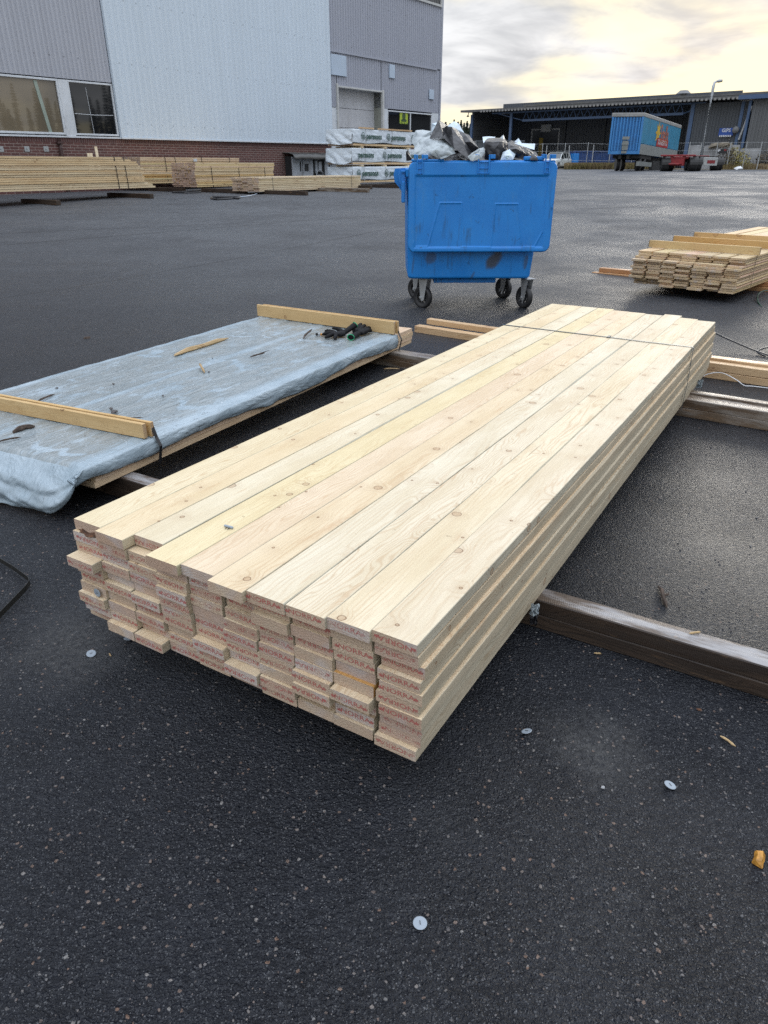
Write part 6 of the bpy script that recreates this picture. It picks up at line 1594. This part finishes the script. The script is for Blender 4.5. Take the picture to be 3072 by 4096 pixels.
strapline('flat dark strap loop before the reddish-ended stack', [farz(690, 771), farz(750, 769), farz(805, 771), farz(750, 774), farz(690, 773)], .04, M['strap'])
# splinters, twigs and bark
M['splint'] = wood('splinter_wood', (.42, .30, .15), (.55, .40, .22), (.25, .15, .07), tint=False); M['darkbark'] = simple('dark_bark', (.07, .05, .038), .9, var=.5, vs=60, bump=.6, bs=140)
def splinter(name, label, a, c_, w_, mat, bend=.0, cat='wood chip', grp=None, fork=False):
    a = Vector(a); c_ = Vector(c_); m_ = a.lerp(c_, .5)+Vector((0, 0, bend)); b = MB()
    nj = lambda k_: Vector((noise.noise(a*40+Vector((k_, 0, 0))), noise.noise(a*40+Vector((0, k_, 0))), 0))*w_*.45
    b.tube([a, a.lerp(m_, .5)+Vector((0, 0, bend*.5))+nj(1.3), m_+nj(2.7), c_.lerp(m_, .4)+nj(4.1), c_], [w_*.22, w_*.5, w_*.42, w_*.5, w_*.08], 6)
    if fork: b.tube([m_, m_.lerp(c_, .5)+Vector((.02, .03, .006)), m_.lerp(c_, .7)+Vector((.03, .06, .002))], [w_*.4, w_*.25, .001], 5)
    o = b.build(name, mat); cc3 = (a+c_)/2
    for v_ in o.data.vertices: v_.co -= cc3
    o.location = cc3; return tag(o, label, cat, grp)
TZ = .100+BH+.018
def tzp(u, v, l=.004): return onz(u, v, TZ+l)
splinter('wood_splinter', 'long tan wood splinter on the middle of the grey plastic sheet', tzp(700, 1420), tzp(914, 1352), .030, M['splint'], .004)
splinter('twig', 'thin stick lying against the long splinter on the grey plastic sheet', tzp(696, 1423), tzp(800, 1390), .012, M['splint'], .002)
splinter('wood_splinter', 'short upright splinter left of the gloves on the sheet', tzp(1214, 1354), tzp(1249, 1316, .02), .014, M['darkbark'], .005)
splinter('twig', 'dark forked twig in the middle right of the plastic sheet', tzp(1000, 1428), tzp(1060, 1411), .010, M['darkbark'], .002, fork=True)
splinter('wood_splinter', 'pointed pale splinter standing near the middle of the plastic sheet', tzp(818, 1490), tzp(797, 1453, .02), .014, M['splint'], .002)
splinter('twig', 'dark twig on the sheet behind the near batten pair', tzp(145, 1608), tzp(220, 1576), .010, M['darkbark'], .004)
splinter('bark_piece', 'curled bark piece on the sheet in front of the near battens, left edge', tzp(52, 1730), tzp(140, 1704), .026, M['darkbark'], .008)
splinter('twig', 'thin twig at the far left on the sheet before the near battens', tzp(-10, 1768), tzp(85, 1748), .008, M['darkbark'], .003)
splinter('twig', 'thin thread-like twig behind the right part of the near battens', tzp(498, 1674), tzp(572, 1670), .005, M['darkbark'], .001)
for k, (u_, v_, r_, lb) in enumerate([(445, 1634, .010, 'larger grey pebble on the sheet, left one of the pair'), (458, 1647, .014, 'largest grey pebble on the plastic sheet, behind the near battens'), (478, 1664, .006, 'tiny pebble beside the largest pebble on the sheet'), (652, 1582, .007, 'small pebble near the centre of the plastic sheet'), (453, 1536, .008, 'small dark pebble on the left half of the plastic sheet'), (228, 1551, .007, 'small pebble at the far left of the plastic sheet'), (835, 1487, .007, 'pebble next to the upright pale splinter on the sheet'), (850, 1433, .006, 'tiny pebble above the upright splinter on the sheet')]):
    vs, fs = icos((0, 0, 0), r_, random.Random(k)); b = MB(); add_raw(b, vs, fs, Matrix.Identity(4)); o = b.build('pebble', M['grit']); o.location = tzp(u_, v_, r_*.4); tag(o, lb, 'pebble', 'pebbles on the plastic sheet')
splinter('twig', 'dark split twig on the wet asphalt beyond the near bearer', gz_(2632, 2352, .006), gz_(2668, 2435, .004), .014, M['darkbark'], .006, fork=True)
splinter('wood_splinter', 'straw-coloured splinter lying on the near bearer', onz(2757, 2533, .099), onz(2802, 2526, .099), .006, M['splint'], .0)
splinter('wood_splinter', 'thin straw splinter on the asphalt right below the near bearer', gz_(2880, 2948), gz_(2942, 2990), .006, M['splint'], .002)
splinter('wood_splinter', 'pale splinter on the ground in the dark gap between the two stacks', gz_(1535, 1478), gz_(1600, 1477), .010, M['splint'], .003)
splinter('wood_splinter', 'short thin splinter on the asphalt just below the near bearer', gz_(2375, 2616), gz_(2405, 2619), .005, M['splint'], .001)
splinter('wood_splinter', 'tiny pale splinter beside the washer left of the big stack', gz_(437, 2618), gz_(446, 2628), .004, M['splint'], .001)
o = splinter('bark_piece', 'orange-yellow leaf-like chip on the asphalt at the lower right edge', gz_(3022, 3415, .003), gz_(3048, 3478, .003), .022, simple('orange_chip', (.42, .20, .03), .5, var=.4, vs=60), .004)
splinter('bark_piece', 'small brown chip on the asphalt beyond the covered stack', gz_(335, 1358), gz_(362, 1354), .03, M['darkbark'], .003)
for k, (u_, v_, r_, lb) in enumerate([(2795, 2840, .005, 'small reddish pebble below the near bearer'), (2412, 3152, .005, 'pale pebble on the asphalt between the two right washers')]):
    vs, fs = icos((0, 0, 0), r_, random.Random(k+40)); b = MB(); add_raw(b, vs, fs, Matrix.Identity(4)); o = b.build('pebble', M['bark'] if k == 0 else M['conc']); o.location = gz_(u_, v_, r_*.4); tag(o, lb, 'pebble')
# torn plastic at the right side of the big stack
def torn(label, pos, s, seed):
    b = MB(); rg = random.Random(seed)
    b.grid(lambda u, v: (pos.x+s*(u-.5)*1.0+.3*s*noise.noise(Vector((u*4, v*4, seed))), pos.y+.5*s*noise.noise(Vector((u*5, v*3, seed+4))), pos.z+s*(.5-v)*1.6+.3*s*noise.noise(Vector((u*3, v*5, seed+9)))), 14, 18)
    return tag(b.build('film_scrap', M['pwhite'] if seed != 2 else M['pblack'], solid=.0008), label, 'plastic scrap')
torn('torn whitish film scrap caught at the right lower edge of the big stack', stk(.62, -.030, .03), .022, 1)
torn('dark shred of film hanging under the whitish scrap at the stack edge', stk(.62, -.030, -.005), .020, 2)
torn('tuft of grey film caught under the far right corner of the big stack', stk(3.3, -.02, .01), .03, 3)

# ------------------------------------------------------------------ gloves and knife on the covered stack
M['glove'] = simple('black_glove_rubber', (.006, .006, .007), .65, spec=.2, bump=.5, bs=250); M['cuffg'] = simple('green_cuff', (.02, .30, .14), .6)
def glove(label, wrist, palm, tips, cuff_dir, r=.030, thumb=None):
    o = thing('work_glove', label, 'glove', palm, 0, 'black work gloves with green cuffs')
    b = MB(); W_ = wrist-palm
    b.tube([W_*1.0, W_*.6, Vector((0, 0, 0))], [r*.72, r*.62, r*.62], 14, sx=1.35)
    fd = sum(((t_-palm) for t_ in tips), Vector())/len(tips); fdn = fd.normalized(); sd = fdn.cross(Vector((0, 0, 1))).normalized()
    b.tube([Vector((0, 0, 0))-fdn*.012, fdn*.020, fdn*.036], [r*.62, r*.72, r*.6], 14, sx=2.2)
    for i, tp3 in enumerate(tips):
        root = fdn*.028+sd*(i-1.5)*.021; e = tp3-palm; mid = root.lerp(e, .5)+Vector((0, 0, .009))
        b.tube([root-fdn*.01, root, mid, root.lerp(e, .85)+Vector((0, 0, .004)), e], [.013, .0150, .0142, .0125, .006], 10)
    if thumb is not None:
        e = thumb-palm; root = sd*(-.026 if e.dot(sd) < 0 else .026)-fdn*.01
        b.tube([root*.4, root, root.lerp(e, .5)+Vector((0, 0, .008)), e], [.016, .016, .0145, .008], 10)
    g = b.build('glove_body', M['glove'], o); q = g.modifiers.new('r', 'REMESH'); q.mode = 'VOXEL'; q.voxel_size = .0026; q.use_smooth_shade = True
    q = g.modifiers.new('s', 'SMOOTH'); q.factor = .6; q.iterations = 3
    cb = MB(); cd_ = (W_).normalized(); a1 = cd_.cross(Vector((0, 0, 1))).normalized(); a2 = a1.cross(cd_); pts = [W_*1.02+(a1*math.cos(k*.3927)*1.28+a2*math.sin(k*.3927))*r*.72 for k in range(17)]
    cb.tube(pts, .0028, 8, caps=False); cb.build('cuff', M['cuffg'], o, smooth=True); return o
def T(u, v, l): return onz(u, v, TZ+l)
glove('black work glove whose green-edged cuff stands up, fingers to the left', T(1420, 1300, .062), T(1372, 1334, .018), [T(1300, 1324, .014), T(1288, 1338, .010), T(1300, 1352, .008), T(1338, 1357, .008)], None, .026, thumb=T(1330, 1312, .03))
glove('black work glove lying with its green cuff ring toward the camera, fingers to the right', T(1404, 1349, .016), T(1436, 1331, .016), [T(1446, 1296, .042), T(1462, 1302, .034), T(1482, 1312, .024), T(1486, 1324, .012)], None, .026, thumb=T(1412, 1306, .03))
kn_ = thing('utility_knife', 'small tool with black end, silver and orange body, half under the gloves', 'tool', T(1262, 1343, .0), -.05)
for nm, x0_, x1_, mt in (('black_end', 0, .016, M['chass']), ('silver_body', .016, .032, M['galv']), ('orange_body', .032, .085, simple('tool_orange', (.55, .25, .04), .4))):
    b = MB(); b.box(x0_, x1_-.0004, 0, .022, 0, .016-(.003 if nm == 'orange_body' else 0)); b.build(nm, mt, kn_, bevel=.002)

# ------------------------------------------------------------------ render settings
S.view_settings.view_transform = 'Standard'; S.view_settings.look = 'None'
S.view_settings.exposure = 0.2; S.view_settings.gamma = 1.0; S.view_settings.use_curve_mapping = False
S.cycles.use_denoising = False
try: S.cycles.denoiser = 'OPENIMAGEDENOISE'
except Exception: pass
S.cycles.sample_clamp_indirect = 8; S.cycles.max_bounces = 6
